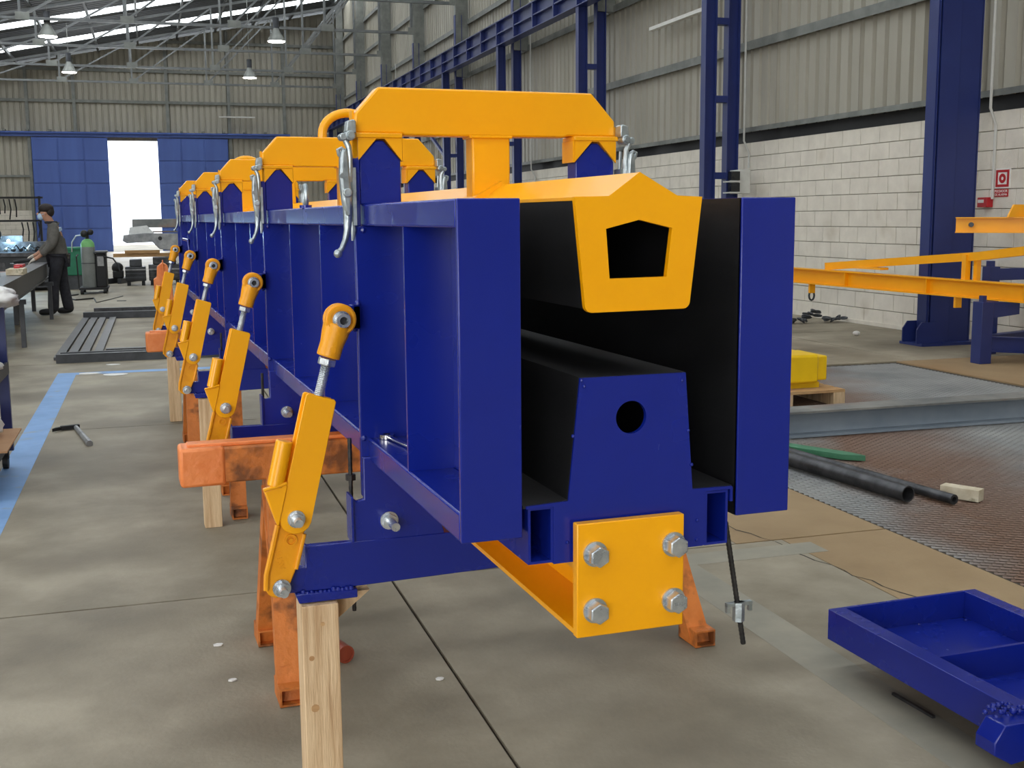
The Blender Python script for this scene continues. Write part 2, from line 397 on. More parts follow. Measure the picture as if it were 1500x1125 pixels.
# concrete blocks: single pieces where they can be told apart, one joined part beyond
bmesh_shared = None
def block_mesh():
    bm = bmesh.new(); bmesh.ops.create_cube(bm, size=1)
    bmesh.ops.scale(bm, vec=(.03, BLK_L-.008, BLK_H-.008), verts=bm.verts)
    bmesh.ops.bevel(bm, geom=[e for e in bm.edges], offset=.003, segments=1, affect='EDGES')
    bmesh.ops.transform(bm, matrix=Matrix.Rotation(-B_ANG, 4, 'Z'), verts=bm.verts)
    me = bpy.data.meshes.new('block'); bm.to_mesh(me); bm.free(); me.materials.append(M['block']); return me
bme = block_mesh(); far = MB(); count = 0
for r in range(NROW):
    y = 8.2-BLK_L*47+(BLK_L/2 if r % 2 else 0)
    while y < YB:
        near = (9.7 < y < 17.2) or (17.2 <= y < 26.5 and r >= 8)
        dx = rnd.uniform(-.0015, .0015)
        if near and count < 300:
            o = link(bpy.data.objects.new('block', bme)); o.parent = wr; o.location = FB((XW+dx, y+BLK_L/2, (r+.5)*BLK_H)); count += 1
        elif y < 48 or True:
            far.box(XW-.015+dx, XW+.015, y+.004, y+BLK_L-.004, r*BLK_H+.004, (r+1)*BLK_H-.004)
        y += BLK_L
part('distant_blocks', far, M['block'], wr, FB, kind='stuff', smooth=False)
part('painted_plinth', MB().box(XW-.03, XW+.02, YF, YB, 0, .05), M['block'], wr, FB)

# ---- rear wall with the sliding doors
wb = root_struct('wall_rear')
DX0, DX1, DZ = -4.85, 3.72, 5.06       # door leaves
OX0, OX1 = -1.62, .56                  # open gap
part('backing_wall', MB().box(XL-.2, OX0-.5, YB+.06, YB+.2, 0, DZ).box(OX1+.5, XW+.2, YB+.06, YB+.2, 0, DZ), M['mortar'], wb, FB)
part('backing_wall', MB().prism([(XL-.2, DZ), (XW+.2, DZ), (XW+.2, roofz(XW)), (XL-.2, roofz(XL))], 'y', YB+.06, YB+.2), M['mortar'], wb, FB)
def rear(a, d, z): return (a, YB+.045-d, min(z, roofz(a)))
sheets(wb, 'cladding_sheet', M['clad'], [(5.4, 6.86)], 19, XL, 1.06, rear)
sheets(wb, 'cladding_sheet', M['clad'], [(6.86, 8.25)], 19, XL, 1.06, rear)
sheets(wb, 'cladding_sheet', M['clad'], [(8.25, 9.6)], 12, -3.58, 1.06, rear)
sheets(wb, 'cladding_sheet', M['clad'], [(9.6, 12)], 9, -.4, 1.06, rear)
sheets(wb, 'cladding_sheet', M['clad'], [(1.1, 3.5), (3.5, 5.4)], 6, XL, 1.06, rear)
sheets(wb, 'cladding_sheet', M['clad'], [(1.1, 3.5), (3.5, 5.4)], 5, 3.72, 1.06, rear)
for z, x0 in ((3.5, None), (6.86, XL), (8.25, -5.5), (9.58, .9)):
    if x0 is None:
        part('girt', MB().box(XL, DX0-.1, YB-.1, YB+.01, z-.1, z).box(DX1+.1, XW, YB-.1, YB+.01, z-.1, z), M['girt'], wb, FB)
    else: part('girt', MB().box(x0, XW, YB-.12, YB+.01, z-.13, z), M['girt'], wb, FB)
blk = MB()
for r in range(9):
    x = XL+(.21 if r % 2 else 0)
    while x < DX0+.02:
        blk.box(x+.004, min(x+.416, DX0+.1), YB-.02, YB+.03, r*.2133+.004, (r+1)*.2133-.004); x += .42
part('distant_blocks', blk, M['block'], wb, FB, kind='stuff', smooth=False)
for x in (-7.4, -4.95, -2.96, 3.84, 1.07, 6.4):
    z0 = 0 if (x < DX0 or x > DX1) else 5.4
    part('wall_post', MB().box(x-.07, x+.07, YB-.16, YB, z0, roofz(x)-.1), M['girt'], wb, FB)
part('door_rail', MB().box(-6.2, 6.6, YB-.30, YB-.05, 5.2, 5.42).box(-6.2, 6.6, YB-.42, YB-.30, 5.34, 5.40), M['bluedoor'], wb, FB)
for k in range(14):
    part('rail_bracket', MB().box(-6+k*.95, -5.88+k*.95, YB-.44, YB-.05, 5.42, 5.5), M['girt'], wb, FB)
def leaf(name, x0, x1, cols):
    d = root_struct(name)
    part('door_frame', MB().box(x0, x1, YB-.28, YB-.22, .02, 5.16), M['bluedoor'], d, FB)
    n = len(cols)-1
    for i in range(n):
        for r in range(5):
            a, b = cols[i], cols[i+1]; z0 = .05+r*1.02
            part('panel', MB().box(a+.03, b-.03, YB-.31, YB-.28, z0+.03, z0+.99), M['bluedoor'], d, FB, bev=.01)
    return d
leaf('door_1', DX0, OX0, [DX0, -3.75, -2.65, OX0])
leaf('door_2', OX1, DX1, [OX1, 1.6, 2.65, DX1])

# ---- closing walls left of and behind the camera (outside the frame)
wl = root_struct('wall_left')
part('wall_sheet', MB().box(XL-.15, XL, YF, YB, 0, roofz(XL)), M['clad'], wl, FB)
for k in range(12):
    part('wall_post', MB().box(XL, XL+.25, 5.3*k-.1, 5.3*k+.1, 0, roofz(XL)-.1), M['girt'], wl, FB)
wf = root_struct('wall_front')
part('wall_sheet', MB().prism([(XL-.15, 0), (-10, 0), (-10, 6), (-3, 6), (-3, 0), (XW+.2, 0), (XW+.2, roofz(XW)), (XL-.15, roofz(XL))], 'y', YF-.1, YF), M['clad'], wf, FB)

# ---- roof: ribbed sheets, two translucent ones in every bay, purlins
ce = root_struct('ceiling')
prof = profile(1.06, .265, .04)
BAY = 5.47
TR = [10.915+BAY*k for k in range(-4, 9)]
RS = BAY/5
def roofsheet(y0, m, nm, wd):
    mb = MB(); c = len(prof)
    vs = [(x, y0+a*wd/1.06, roofz(x)+.16-d) for x in (XL-.2, XW+.2) for a, d in prof]
    mb.add(vs, [(i, i+1, c+i+1, c+i) for i in range(c-1)])
    part(nm, mb, m, ce, FB, smooth=False)
WD = [.60, .60, 1.4233, 1.4233, 1.4234]
for k in range(-5, 9):
    y = 10.915+BAY*k-1.4-.6
    for j in range(5):
        if YF-1 < y < YB: roofsheet(y, M['skylight'] if j < 2 else M['roof'], 'translucent_sheet' if j < 2 else 'roof_sheet', WD[j])
        y += WD[j]
part('roof_lining', MB().prism([(XL-.2, roofz(XL)+.2), (XW+.2, roofz(XW)+.2), (XW+.2, roofz(XW)+.3), (XL-.2, roofz(XL)+.3)], 'y', YF-.5, YB+.2), M['roof'], ce, FB)
x = XL+.6
while x < XW:
    part('purlin', MB().box(x-.04, x+.04, YF, YB, roofz(x)-.06, roofz(x)+.10), M['truss'], ce, FB); x += 1.72

# ---- roof trusses
ZC = 7.43
nodes = [8.5, 5.68, 2.77, -.40, -3.36, -6.3, -9.2]
for k, ty in enumerate(TR):
    if ty < 15: continue
    t = thing('roof_truss', (0, ty, ZC), None, 'truss', 'grey lattice trusses under the roof', FB)
    ordn = ['', '', '', '', '']
    part('bottom_chord', MB().box(-10.9, 8.55, ty-.05, ty+.05, ZC-.05, ZC+.03), M['truss'], t, FB)
    tp = MB(); tp.bar((-10.9, ty, roofz(-10.9)-.12), (8.8, ty, roofz(8.8)-.12), .1, .1); part('top_chord', tp, M['truss'], t, FB)
    for i, nx_ in enumerate(nodes):
        zt_ = roofz(nx_)-.15
        if zt_-ZC < .3: continue
        part('vertical_strut', MB().box(nx_-.035, nx_+.035, ty-.03, ty+.03, ZC, zt_), M['truss'], t, FB)
        part('node_plate', MB().box(nx_-.12, nx_+.28, ty-.065, ty-.052, ZC-.06, ZC+.16), M['girt'], t, FB)
        if i > 0:
            nn = nodes[i-1]; dg = MB(); dg.bar((nx_+.05, ty, ZC+.05), (nn-.03, ty, roofz(nn)-.2), .06, .06, up=(0, 1, 0))
            part('diagonal', dg, M['truss'], t, FB)
    t['label'] = 'grey lattice roof truss, %s from the rear wall' % ['nearest', 'second', 'third', 'fourth', 'fifth', 'sixth', 'seventh', 'eighth', 'ninth', 'tenth'][len(TR)-1-k]

# ---- building posts on the right wall and blue crane track
for k, ty in enumerate(TR):
    if ty < 5: continue
    part('wall_post', MB().box(8.62, 8.92, ty-.07, ty+.07, 5.4, roofz(8.7)-.1), M['girt'], wr, FB)
    part('stub_rail', MB().box(8.55, 8.63, ty-.09, ty+.09, 5.4, 9.6), M['girt'], wr, FB)
posts = [t for t in TR if t > 9 and t < 56]
ORD = ['nearest', 'second nearest', 'third nearest', 'fourth nearest', 'fifth nearest', 'sixth nearest', 'seventh nearest', 'eighth nearest', 'ninth nearest']
for k, ty in enumerate(posts):
    c = thing('crane_column', (8.55, ty, 0), 'twin leg dark blue steel crane column on right wall, %s' % ORD[k], 'column', 'blue crane columns along the right wall', FB)
    for x0, x1 in ((8.15, 8.34), (8.53, 8.73)):
        leg = MB().box(x0, x0+.018, ty-.08, ty+.08, 0, 5.5 if x0 < 8.5 else 7.1).box(x1-.018, x1, ty-.08, ty+.08, 0, 5.5 if x0 < 8.5 else 7.1)
        leg.box(x0+.018, x1-.018, ty-.012, ty+.012, 0, 5.5 if x0 < 8.5 else 7.1)
        part('leg', leg, M['bluedk'], c, FB)
    z = .9
    while z < 5.4:
        part('batten_plate', MB().box(8.34, 8.53, ty-.07, ty+.07, z-.05, z+.05), M['bluedk'], c, FB); z += 1.15
    if k == 0:
        part('side_plate', MB().box(8.19, 8.43, ty-.10, ty-.08, 0, 7.1).box(8.162, 8.172, ty-.095, ty-.08, 0, 7.1), M['bluedk'], c, FB)
        part('side_plate', MB().box(8.44, 8.70, ty-.088, ty-.075, 0, 7.1), M['bluedk'], c, FB)
    part('base_plate', MB().box(8.02, 8.84, ty-.2, ty+.2, 0, .03), M['bluedk'], c, FB)
    for s_ in (-1, 1):
        part('base_gusset', MB().prism([(8.0, .03), (8.34, .03), (8.34, .16), (8.28, .26), (8.06, .26), (8.0, .18)], 'y', ty+s_*.125-.008, ty+s_*.125+.008), M['bluedk'], c, FB)
ct = thing('crane_girder', (8.3, 30, 5.55), 'long dark blue crane runway girder with stiffeners along the right wall', 'girder', F=FB)
GZ0, GZ1 = 5.50, 6.02
part('flanges', MB().box(8.12, 8.36, 5, 56, GZ0-.02, GZ0).box(8.12, 8.36, 5, 56, GZ1, GZ1+.02), M['bluedk'], ct, FB)
part('web', MB().box(8.235, 8.25, 5, 56, GZ0, GZ1), M['bluedk'], ct, FB)
part('middle_rib', MB().box(8.14, 8.235, 5, 56, (GZ0+GZ1)/2-.015, (GZ0+GZ1)/2+.015), M['bluedk'], ct, FB)
yy = 5.445
while yy < 56:
    part('stiffener', MB().box(8.13, 8.235, yy-.03, yy+.03, GZ0, GZ1), M['bluedk'], ct, FB); yy += BAY/4
part('crane_rail', MB().box(8.21, 8.27, 5, 56, GZ1+.02, GZ1+.08), M['girt'], ct, FB)
br = MB(); br.bar((8.25, 33.0, 3.2), (8.25, 38.1, 5.2), .08, .08)
solo('wall_brace', br, M['bluedk'], 'slanting blue brace between two far crane columns', 'brace', (8.3, 34.4, 4.2), FB)

# ---- things on the walls
def conduit(name, y, z0, z1, label):
    mb = MB().tube([(XW-.045, y, z0), (XW-.045, y, 2.40), (XW-.16, y-.04, 2.58), (XW-.16, y-.04, z1)], .016, 8)
    solo(name, mb, M['conduit'], label, 'conduit', (XW-.09, y, z0), FB)
conduit('electric_conduit', 16.38, 2.17, 7.0, 'pale vertical conduit rising from the grey switch box')
conduit('electric_conduit', 10.84, 1.60, 7.0, 'pale vertical conduit rising from the red alarm box')
for k, yy in enumerate((26.9, 42.6)):
    conduit('electric_conduit', yy, .6, 7.0, 'pale vertical conduit on the %s part of the right wall' % ('middle' if k == 0 else 'far'))
sb = thing('switch_box', (8.68, 16.2, 1.77), 'light grey switch box with two dark screens beside a blue column', 'switch box', F=FB)
part('housing', MB().box(8.585, 8.79, 16.02, 16.30, 1.77, 2.13), M['conduit'], sb, FB, bev=.008)
part('screen', MB().box(8.43, 8.575, 15.95, 16.05, 1.80, 1.93), M['ink'], sb, FB)
part('screen', MB().box(8.43, 8.575, 15.95, 16.05, 1.97, 2.10), M['ink'], sb, FB)
part('support', MB().box(8.42, 8.60, 15.96, 16.2, 1.775, 1.795).box(8.42, 8.60, 15.96, 16.2, 1.94, 1.96), M['conduit'], sb, FB)
al = thing('fire_alarm_box', (8.98, 10.93, 1.51), 'small red fire alarm call point box under a conduit', 'alarm', F=FB)
part('housing', MB().box(8.9, 8.985, 10.86, 11.02, 1.51, 1.62), M['red'], al, FB, bev=.006)
part('call_window', MB().box(8.893, 8.9, 10.91, 11.0, 1.56, 1.595), M['white'], al, FB)
sg = thing('fire_alarm_sign', (8.98, 10.7, 1.72), 'white and red square sign with a ring button pictogram', 'sign', F=FB)
part('sign_board', MB().box(8.975, 8.985, 10.60, 10.835, 1.715, 1.93), M['white'], sg, FB)
fr = MB().prism([(10.615, 1.73), (10.82, 1.73), (10.82, 1.915), (10.615, 1.915)], 'x', 8.9715, 8.975, holes=[[(10.645, 1.757), (10.79, 1.757), (10.79, 1.888), (10.645, 1.888)]])
part('red_border', fr, M['red'], sg, FB)
ring = MB().prism(circ(10.718, 1.822, .052, 24), 'x', 8.9712, 8.975, holes=[circ(10.718, 1.822, .02, 16)])
part('ring_pictogram', ring, M['red'], sg, FB)
s2 = thing('fire_alarm_caption', (8.98, 10.7, 1.62), 'small red caption plate under the alarm sign', 'sign', F=FB)
part('sign_board', MB().box(8.975, 8.985, 10.625, 10.835, 1.622, 1.706), M['red'], s2, FB)
mw = Matrix.Translation(FB((8.9735, 10.73, 1.683))) @ Matrix.Rotation(-B_ANG, 4, 'Z') @ Matrix.Rotation(R(-90), 4, 'Z') @ Matrix.Rotation(R(90), 4, 'X')
text_mesh('PULSADOR', .04, .0008, mw, M['white'], 'lettering', s2)
mw2 = Matrix.Translation(FB((8.9735, 10.73, 1.645))) @ Matrix.Rotation(-B_ANG, 4, 'Z') @ Matrix.Rotation(R(-90), 4, 'Z') @ Matrix.Rotation(R(90), 4, 'X')
text_mesh('DE ALARMA', .036, .0008, mw2, M['white'], 'lettering', s2)
# hydrant-like small sign far on the wall
solo('far_wall_sign', MB().box(8.97, 8.985, 20.9, 21.15, 2.15, 2.4).box(8.97, 8.985, 20.9, 21.15, 1.85, 2.1), M['red'], 'tiny red and white sign far down the block wall', 'sign', (8.98, 21, 2.1), FB)

# ---- lamps
def highbay(x, y, z, lab):
    t = thing('high_bay_lamp', (x, y, z), lab, 'lamp', 'high bay lamps hanging under the roof', FB)
    sh = MB(); n = 20; prof_ = [(.05, .42), (.09, .40), (.12, .30), (.20, .16), (.27, .03), (.28, 0)]
    vs = [(x+r*math.cos(2*math.pi*k/n), y+r*math.sin(2*math.pi*k/n), z+h) for r, h in prof_ for k in range(n)]
    sh.add(vs, [(i*n+k, i*n+(k+1) % n, (i+1)*n+(k+1) % n, (i+1)*n+k) for i in range(len(prof_)-1) for k in range(n)])
    part('shade', sh, M['girt'], t, FB)
    part('ballast', MB().tube([(x, y, z+.40), (x, y, z+.72)], .1, 12), M['darkgrey'], t, FB)
    part('lens', MB().tube([(x, y, z+.015), (x, y, z-.015)], .26, 20), M['lamp'], t, FB)
    part('hanger', MB().tube([(x, y, z+.7), (x, y, roofz(x)+.05)], .012, 6), M['girt'], t, FB)
highbay(-2.62, 38.4, 6.93, 'glowing high bay lamp, upper left one')
highbay(-2.63, 48.6, 7.08, 'glowing high bay lamp, lower left one')
highbay(4.10, 37.9, 6.95, 'glowing high bay lamp, upper right one')
highbay(4.15, 48.6, 7.05, 'glowing high bay lamp, lower right one')
t = thing('tube_lamp', (4.2, YB-.5, 6.15), 'unlit fluorescent batten hanging before the rear wall', 'lamp', F=FB)
part('batten', MB().box(3.36, 5.0, YB-.42, YB-.3, 6.14, 6.2), M['conduit'], t, FB)
part('hanger', MB().box(3.7, 3.72, YB-.37, YB-.35, 6.2, 6.86).box(4.6, 4.62, YB-.37, YB-.35, 6.2, 6.86), M['girt'], t, FB)
t = thing('tube_lamp', (8.7, 18.8, 4.75), 'white fluorescent batten on right wall near the top edge', 'lamp', F=FB)
part('batten', MB().box(8.72, 8.82, 17.6, 19.7, 4.72, 4.78), M['white'], t, FB)
part('hanger', MB().box(8.78, 8.98, 18.0, 18.03, 4.78, 4.8).box(8.78, 8.98, 19.2, 19.23, 4.78, 4.8), M['girt'], t, FB)
# ================================================================== THE MOULD (mould frame FM)
Y0, P, Y1 = 3.494, 3.0846, 18.62
ST = [4.915+P*k for k in range(5)]
ORD5 = ['nearest', 'second nearest', 'middle', 'second farthest', 'farthest']
def bolt(parent, x, y, z, r=.03, out=.09, name='bolt', F=FM, d=-1):
    b = MB().tube([(x, y, z), (x, y+d*.008, z)], r*1.5, 20)
    b.tube([(x, y+d*.008, z), (x, y+d*(.008+r*.9), z)], r*1.25, 6)
    b.tube([(x, y+d*(.008+r*.9), z), (x, y+d*out, z)], r*.72, 12)
    return part(name, b, M['zinc'], parent, F)
# ---- left side form
def side_form(name, label, mir, xs, nm):
    X = (lambda x: x) if not mir else (lambda x: 3.28-x)
    def bx(x0, x1, y0, y1, z0, z1): a, b = sorted((X(x0), X(x1))); return MB().box(a, b, y0, y1, z0, z1)
    t = thing('side_form', (X(1.13), Y0, .4), label, 'formwork', 'long side forms of the mould', FM)
    part('skin_plate', bx(1.215, 1.230, Y0+.016, Y1, .4015, 1.5085), M['blue'], t, FM)
    part('form_lining', bx(1.230, 1.241, Y0+.004, Y1, .4015, 1.507), M['black'], t, FM)
    part('end_plate', bx(1.031, 1.241, Y0-.004, Y0+.016, .4015, 1.5085), M['blue'], t, FM, bev=.002)
    part('end_plate', bx(1.031, 1.241, Y1, Y1+.016, .4015, 1.5085), M['blue'], t, FM)
    part('top_rail', bx(1.031, 1.215, Y0+.016, Y1, 1.4168, 1.5085), M['blue'], t, FM, bev=.004)
    part('bottom_rail', bx(1.031, 1.215, Y0+.016, Y1, .4015, .498), M['blue'], t, FM, bev=.004)
    ys = [4.19]+[s+d for s in ST for d in (1.06, 2.10) if s+d < Y1-.1]
    for y in ys: part('stiffener_plate', bx(1.033, 1.215, y, y+.018, .498, 1.4168), M['blue'], t, FM)
    for k, s in enumerate(ST):
        z0 = .24
        part('station_flat', bx(.998, 1.215, s-.012, s+.022, z0, 1.4168), M['blue'], t, FM, bev=.002)
        if not mir: part('edge_strip', bx(.994, 1.024, s-.014, s+.03, 1.4168, 1.70), M['blue'], t, FM, bev=.002)
        x0, x1 = (1.026, 1.206) if not mir else (2.013, 2.202)
        c = (x0+x1)/2
        part('locating_post', MB().prism([(x0, 1.508), (x1, 1.508), (x1, 1.695), (c+.016, 1.776), (c-.016, 1.776), (x0, 1.70)], 'y', s+.001, s+.10), M['blue'], t, FM, bev=.003)
        if not mir:
            part('hinge_plate', MB().prism([(.943, .047), (1.36, .047), (1.25, .42), (.998, .42), (.998, .235), (.967, .227), (.943, .25)], 'y', s-.045, s-.014), M['blue'], t, FM, bev=.002)
            part('hinge_flange', MB().box(.936, .945, s-.07, s+.04, .05, .255), M['blue'], t, FM)
            b = bolt(t, 1.107, s-.045, .131, r=.027, out=.13, name='hinge_bolt')
            # lug carrying the strut eye
            part('strut_lug', MB().box(.90, .998, s-.085, s-.06, .985, 1.085).box(.965, .998, s-.085, s+.01, .985, 1.085), M['blue'], t, FM, bev=.002)
            wl_ = MB()
            for (xx, zz) in ((1.0, 1.09), (.985, .98), (1.01, .50), (1.03, 1.40)): wl_.ball((xx, s-.015, zz), .014, 8, 5)
            part('weld_bead', wl_, M['blue'], t, FM)
    return t
sf = side_form('side_form', 'left blue side form with open stiffened compartments, near the struts', False, None, None)
side_form('side_form', 'right blue side form with black inner face', True, None, None)

# small blue latch bracket far along the left form
t = thing('latch_bracket', (1.0, 14.9, 1.1), 'small blue bow bracket on the far part of the left side form', 'bracket', F=FM)
part('bow', MB().tube([(1.0, 15.6, 1.18), (.93, 15.6, 1.2), (.93, 14.6, 1.2), (.93, 14.55, 1.0), (.96, 15.6, 1.0)], .018, 8), M['blue'], t, FM)

# ---- base form with the trapezoid core
bf = thing('base_form', (1.63, Y0, .3), 'blue base form with black trapezoid core and round hole in its end plate', 'formwork', F=FM)
prof = [(1.246, .507), (1.404, .513), (1.446, .924), (1.834, .923), (1.866, .514), (2.024, .512)]
endp = [(1.351, .300), (1.351, .497), (1.255, .496), (1.255, .505), (1.404, .511), (1.446, .922), (1.834, .921), (1.866, .512), (2.022, .510), (2.022, .500), (1.918, .500), (1.918, .308)]
part('end_plate', MB().prism(endp, 'y', Y0-.003, Y0+.016, holes=[circ(1.6315, .780, .056, 32)]), M['blue'], bf, FM, bev=0)
lin_ = prof+[(x, z-.012) for x, z in reversed(prof)]
for nm_, (i, j) in (('left_shoulder', (0, 1)), ('left_flank', (1, 2)), ('core_top', (2, 3)), ('right_flank', (3, 4)), ('right_shoulder', (4, 5))):
    a, b = prof[i], prof[j]
    if 'flank' in nm_:
        s_ = 1 if nm_[0] == 'l' else -1
        poly = [a, b, (b[0]+s_*.012, b[1]-.012), (a[0]+s_*.012, a[1]-.012)]
    else: poly = [a, b, (b[0], b[1]-.011), (a[0], a[1]-.011)]
    part('core_'+nm_.split('_')[1] if nm_ != 'core_top' else 'core_top', MB().prism(poly, 'y', Y0+.006, Y1), M['black'], bf, FM)
part('edge_lip', MB().box(2.016, 2.026, Y0, Y1, .455, .505), M['blue'], bf, FM)
for x0, x1 in ((1.262, 1.351), (1.918, 2.008)):
    b = MB(); w_ = .009
    b.prism([(x0, .305), (x1, .305), (x1, .498), (x0, .498)], 'y', Y0+.002, Y1, holes=[[(x0+w_, .305+w_), (x1-w_, .305+w_), (x1-w_, .498-w_), (x0+w_, .498-w_)]])
    part('box_tube', b, M['blue'], bf, FM)
    part('inner_stop', MB().box(x0+w_, x1-w_, Y0+1.2, Y0+1.22, .314, .489), M['blue'], bf, FM)
part('bottom_plate', MB().box(1.351, 1.918, Y0+.016, Y1, .300, .312), M['blue'], bf, FM)
for x in (1.351, 1.905): part('side_plate', MB().box(x, x+.013, Y0+.016, Y1, .312, .497), M['blue'], bf, FM)
wb_ = MB()
for (x, z) in ((1.46, .895), (1.82, .895), (1.845, .72), (1.42, .73), (1.40, .37), (1.885, .40), (1.884, .33), (1.45, .915), (1.86, .60)): wb_.ball((x, Y0-.004, z), .0065, 8, 5)
part('weld_spatter', wb_, M['blue'], bf, FM, kind='stuff')
for k, s in enumerate(ST):
    ya, yb = s-.045, s-.005
    arm = [(.733, .050), (.733, -.042), (.694, -.043), (.66, -.052)]+[(.612+.050*math.cos(R(a)), -.103+.050*math.sin(R(a))) for a in range(90, 271, 15)]+[(.685, -.153), (.969, -.153), (1.93, -.135), (1.93, .047)]
    part('support_arm', MB().prism(arm, 'y', ya, yb), M['blue'], bf, FM, bev=.002)
    part('arm_web', MB().box(.733, 1.93, yb, yb+.10, -.135, -.120).box(.733, .745, yb, yb+.1, -.12, .045).box(.95, 1.93, yb, yb+.1, .032, .045), M['blue'], bf, FM)
    part('foot_flange', MB().prism([(.685, -.155), (.699, -.198), (.954, -.198), (.954, -.16)], 'y', ya-.02, yb+.12), M['blue'], bf, FM, bev=.002)
    wv = MB()
    for q in range(13): wv.ball((.70+q*.019, ya-.006, -.158+rnd.uniform(-.006, .006)), rnd.uniform(.010, .017), 8, 5)
    part('weld_bead', wv, M['blue'], bf, FM)
    part('cross_block', MB().box(1.40, 1.90, ya, yb+.1, .047, .06), M['blue'], bf, FM)

# ---- yellow chassis I-beam under the base with its bolted end plate
cb = thing('chassis_beam', (1.61, 3.44, .05), 'long yellow I-beam under the base form with square bolted end plate', 'beam', F=FM)
part('lower_flange', MB().box(1.42, 1.80, 3.475, Y1, .050, .068), M['yellow'], cb, FM)
part('upper_flange', MB().box(1.42, 1.80, 3.475, Y1, .278, .299), M['yellow'], cb, FM)
part('web', MB().box(1.602, 1.617, 3.475, Y1, .068, .278), M['yellow'], cb, FM)
part('end_plate', MB().box(1.413, 1.808, 3.438, 3.476, .050, .443), M['yellow'], cb, FM, bev=.002)
for x, z in ((1.477, .337), (1.767, .341), (1.477, .142), (1.768, .144)):
    b = MB().tube([(x, 3.438, z), (x, 3.430, z)], .043, 24); part('washer', b, M['zinc'], cb, FM)
    b = MB().tube([(x, 3.430, z), (x, 3.392, z), (x, 3.388, z)], [.037, .037, .033], 6); part('bolt_head', b, M['zinc'], cb, FM, bev=.0012)

# ---- top former: yellow capped trapezoid with pentagon window plate
tf = thing('top_former', (1.645, 3.47, 1.14), 'long top former with yellow pentagon window end plate and black flanks', 'formwork', F=FM)
def rc(cx, cz, r, a0, a1, n=5): return [(cx+r*math.cos(R(a0+(a1-a0)*k/(n-1))), cz+r*math.sin(R(a0+(a1-a0)*k/(n-1)))) for k in range(n)]
outer = [(1.419, 1.512), (1.539, 1.514), (1.648, 1.591), (1.785, 1.515), (1.877, 1.511)]+rc(1.812, 1.165, .024, -5, -90)+rc(1.479, 1.162, .024, -90, -180)
part('end_plate', MB().prism(outer, 'y', 3.472, 3.494, holes=[[(1.529, 1.409), (1.647, 1.437), (1.767, 1.409), (1.748, 1.249), (1.542, 1.247)]]), M['yellow'], tf, FM)
top = [(1.421, 1.500), (1.421, 1.511), (1.539, 1.513), (1.648, 1.590), (1.785, 1.514), (1.875, 1.510), (1.875, 1.500), (1.785, 1.502), (1.648, 1.575), (1.539, 1.501)]
part('ridge_cover', MB().prism(top, 'y', 3.494, 18.5), M['yellow'], tf, FM)
sh = [(1.423, 1.4995), (1.460, 1.150), (1.832, 1.150), (1.873, 1.4995), (1.862, 1.4995), (1.822, 1.161), (1.470, 1.161), (1.434, 1.4995)]
part('flank_shell', MB().prism(sh, 'y', 3.496, 18.5), M['black'], tf, FM)

# ---- yellow crossbeams on the posts
def crossbeam(s, label, loop):
    t = thing('crossbeam', (1.61, s, 1.8), label, 'crossbeam', 'yellow crossbeams over the mould', FM)
    body = [(1.013, 1.806), (1.216, 1.806), (1.225, 1.799), (1.96, 1.799), (1.975, 1.806), (2.209, 1.806), (2.206, 1.874), (2.093, 1.996), (1.116, 1.998), (1.013, 1.885)]
    part('beam', MB().prism(body, 'y', s+.002, s+.105), M['yellow'], t, FM, bev=.004)
    for x0, x1, mir in ((1.011, 1.212, 0), (2.000, 2.216, 1)):
        part('cap_plate', MB().box(x0, x1, s-.02, s+.125, 1.785, 1.806), M['yellow'], t, FM, bev=.002)
        a0, a1 = (1.020, 1.210) if not mir else (2.005, 2.206)
        c = (a0+a1)/2+(.002 if not mir else 0)
        saddle = [(a0, 1.785), (a0, 1.692), (c-.018, 1.782), (c+.018, 1.782), (a1, 1.688), (a1, 1.785)]
        for yy in (s-.014, s+.106): part('saddle_plate', MB().prism(saddle, 'y', yy, yy+.012), M['yellow'], t, FM)
        inx = a1+.002 if not mir else a0-.010
        part('saddle_cheek', MB().box(inx, inx+.009, s-.012, s+.116, 1.69, 1.785), M['yellow'], t, FM)
    part('middle_post', MB().box(1.528, 1.703, s+.003, s+.103, 1.50, 1.799), M['yellow'], t, FM, bev=.004)
    part('weld_collar', MB().tube([(1.522, s-.003, 1.797), (1.709, s-.003, 1.797)], .007, 8).tube([(1.522, s-.003, 1.797), (1.522, s+.108, 1.797)], .007, 8), M['yellow'], t, FM)
    part('foot_saddle', MB().prism([(1.50, 1.50), (1.52, 1.535), (1.648, 1.606), (1.76, 1.545), (1.79, 1.50)], 'y', s-.05, s+.15), M['yellow'], t, FM)
    part('end_tab', MB().box(2.209, 2.218, s+.02, s+.1, 1.80, 1.85).box(1.004, 1.013, s+.02, s+.08, 1.80, 1.90), M['yellow'], t, FM)
    if loop:
        lp = [(1.430, s+.05, 1.97)]+[(1.61-.18*math.cos(R(a)), s+.05, 2.02+.145*math.sin(R(a))) for a in range(0, 181, 12)]+[(1.79, s+.05, 1.97)]
        part('lifting_bow', MB().tube(lp, .031, 14), M['yellow'], t, FM)
    return t
for k, s in enumerate(ST):
    crossbeam(s, '%s yellow crossbeam over the mould%s' % (ORD5[k].capitalize(), ', with round lifting bow on top' if k in (1, 3) else ''), k in (1, 3))

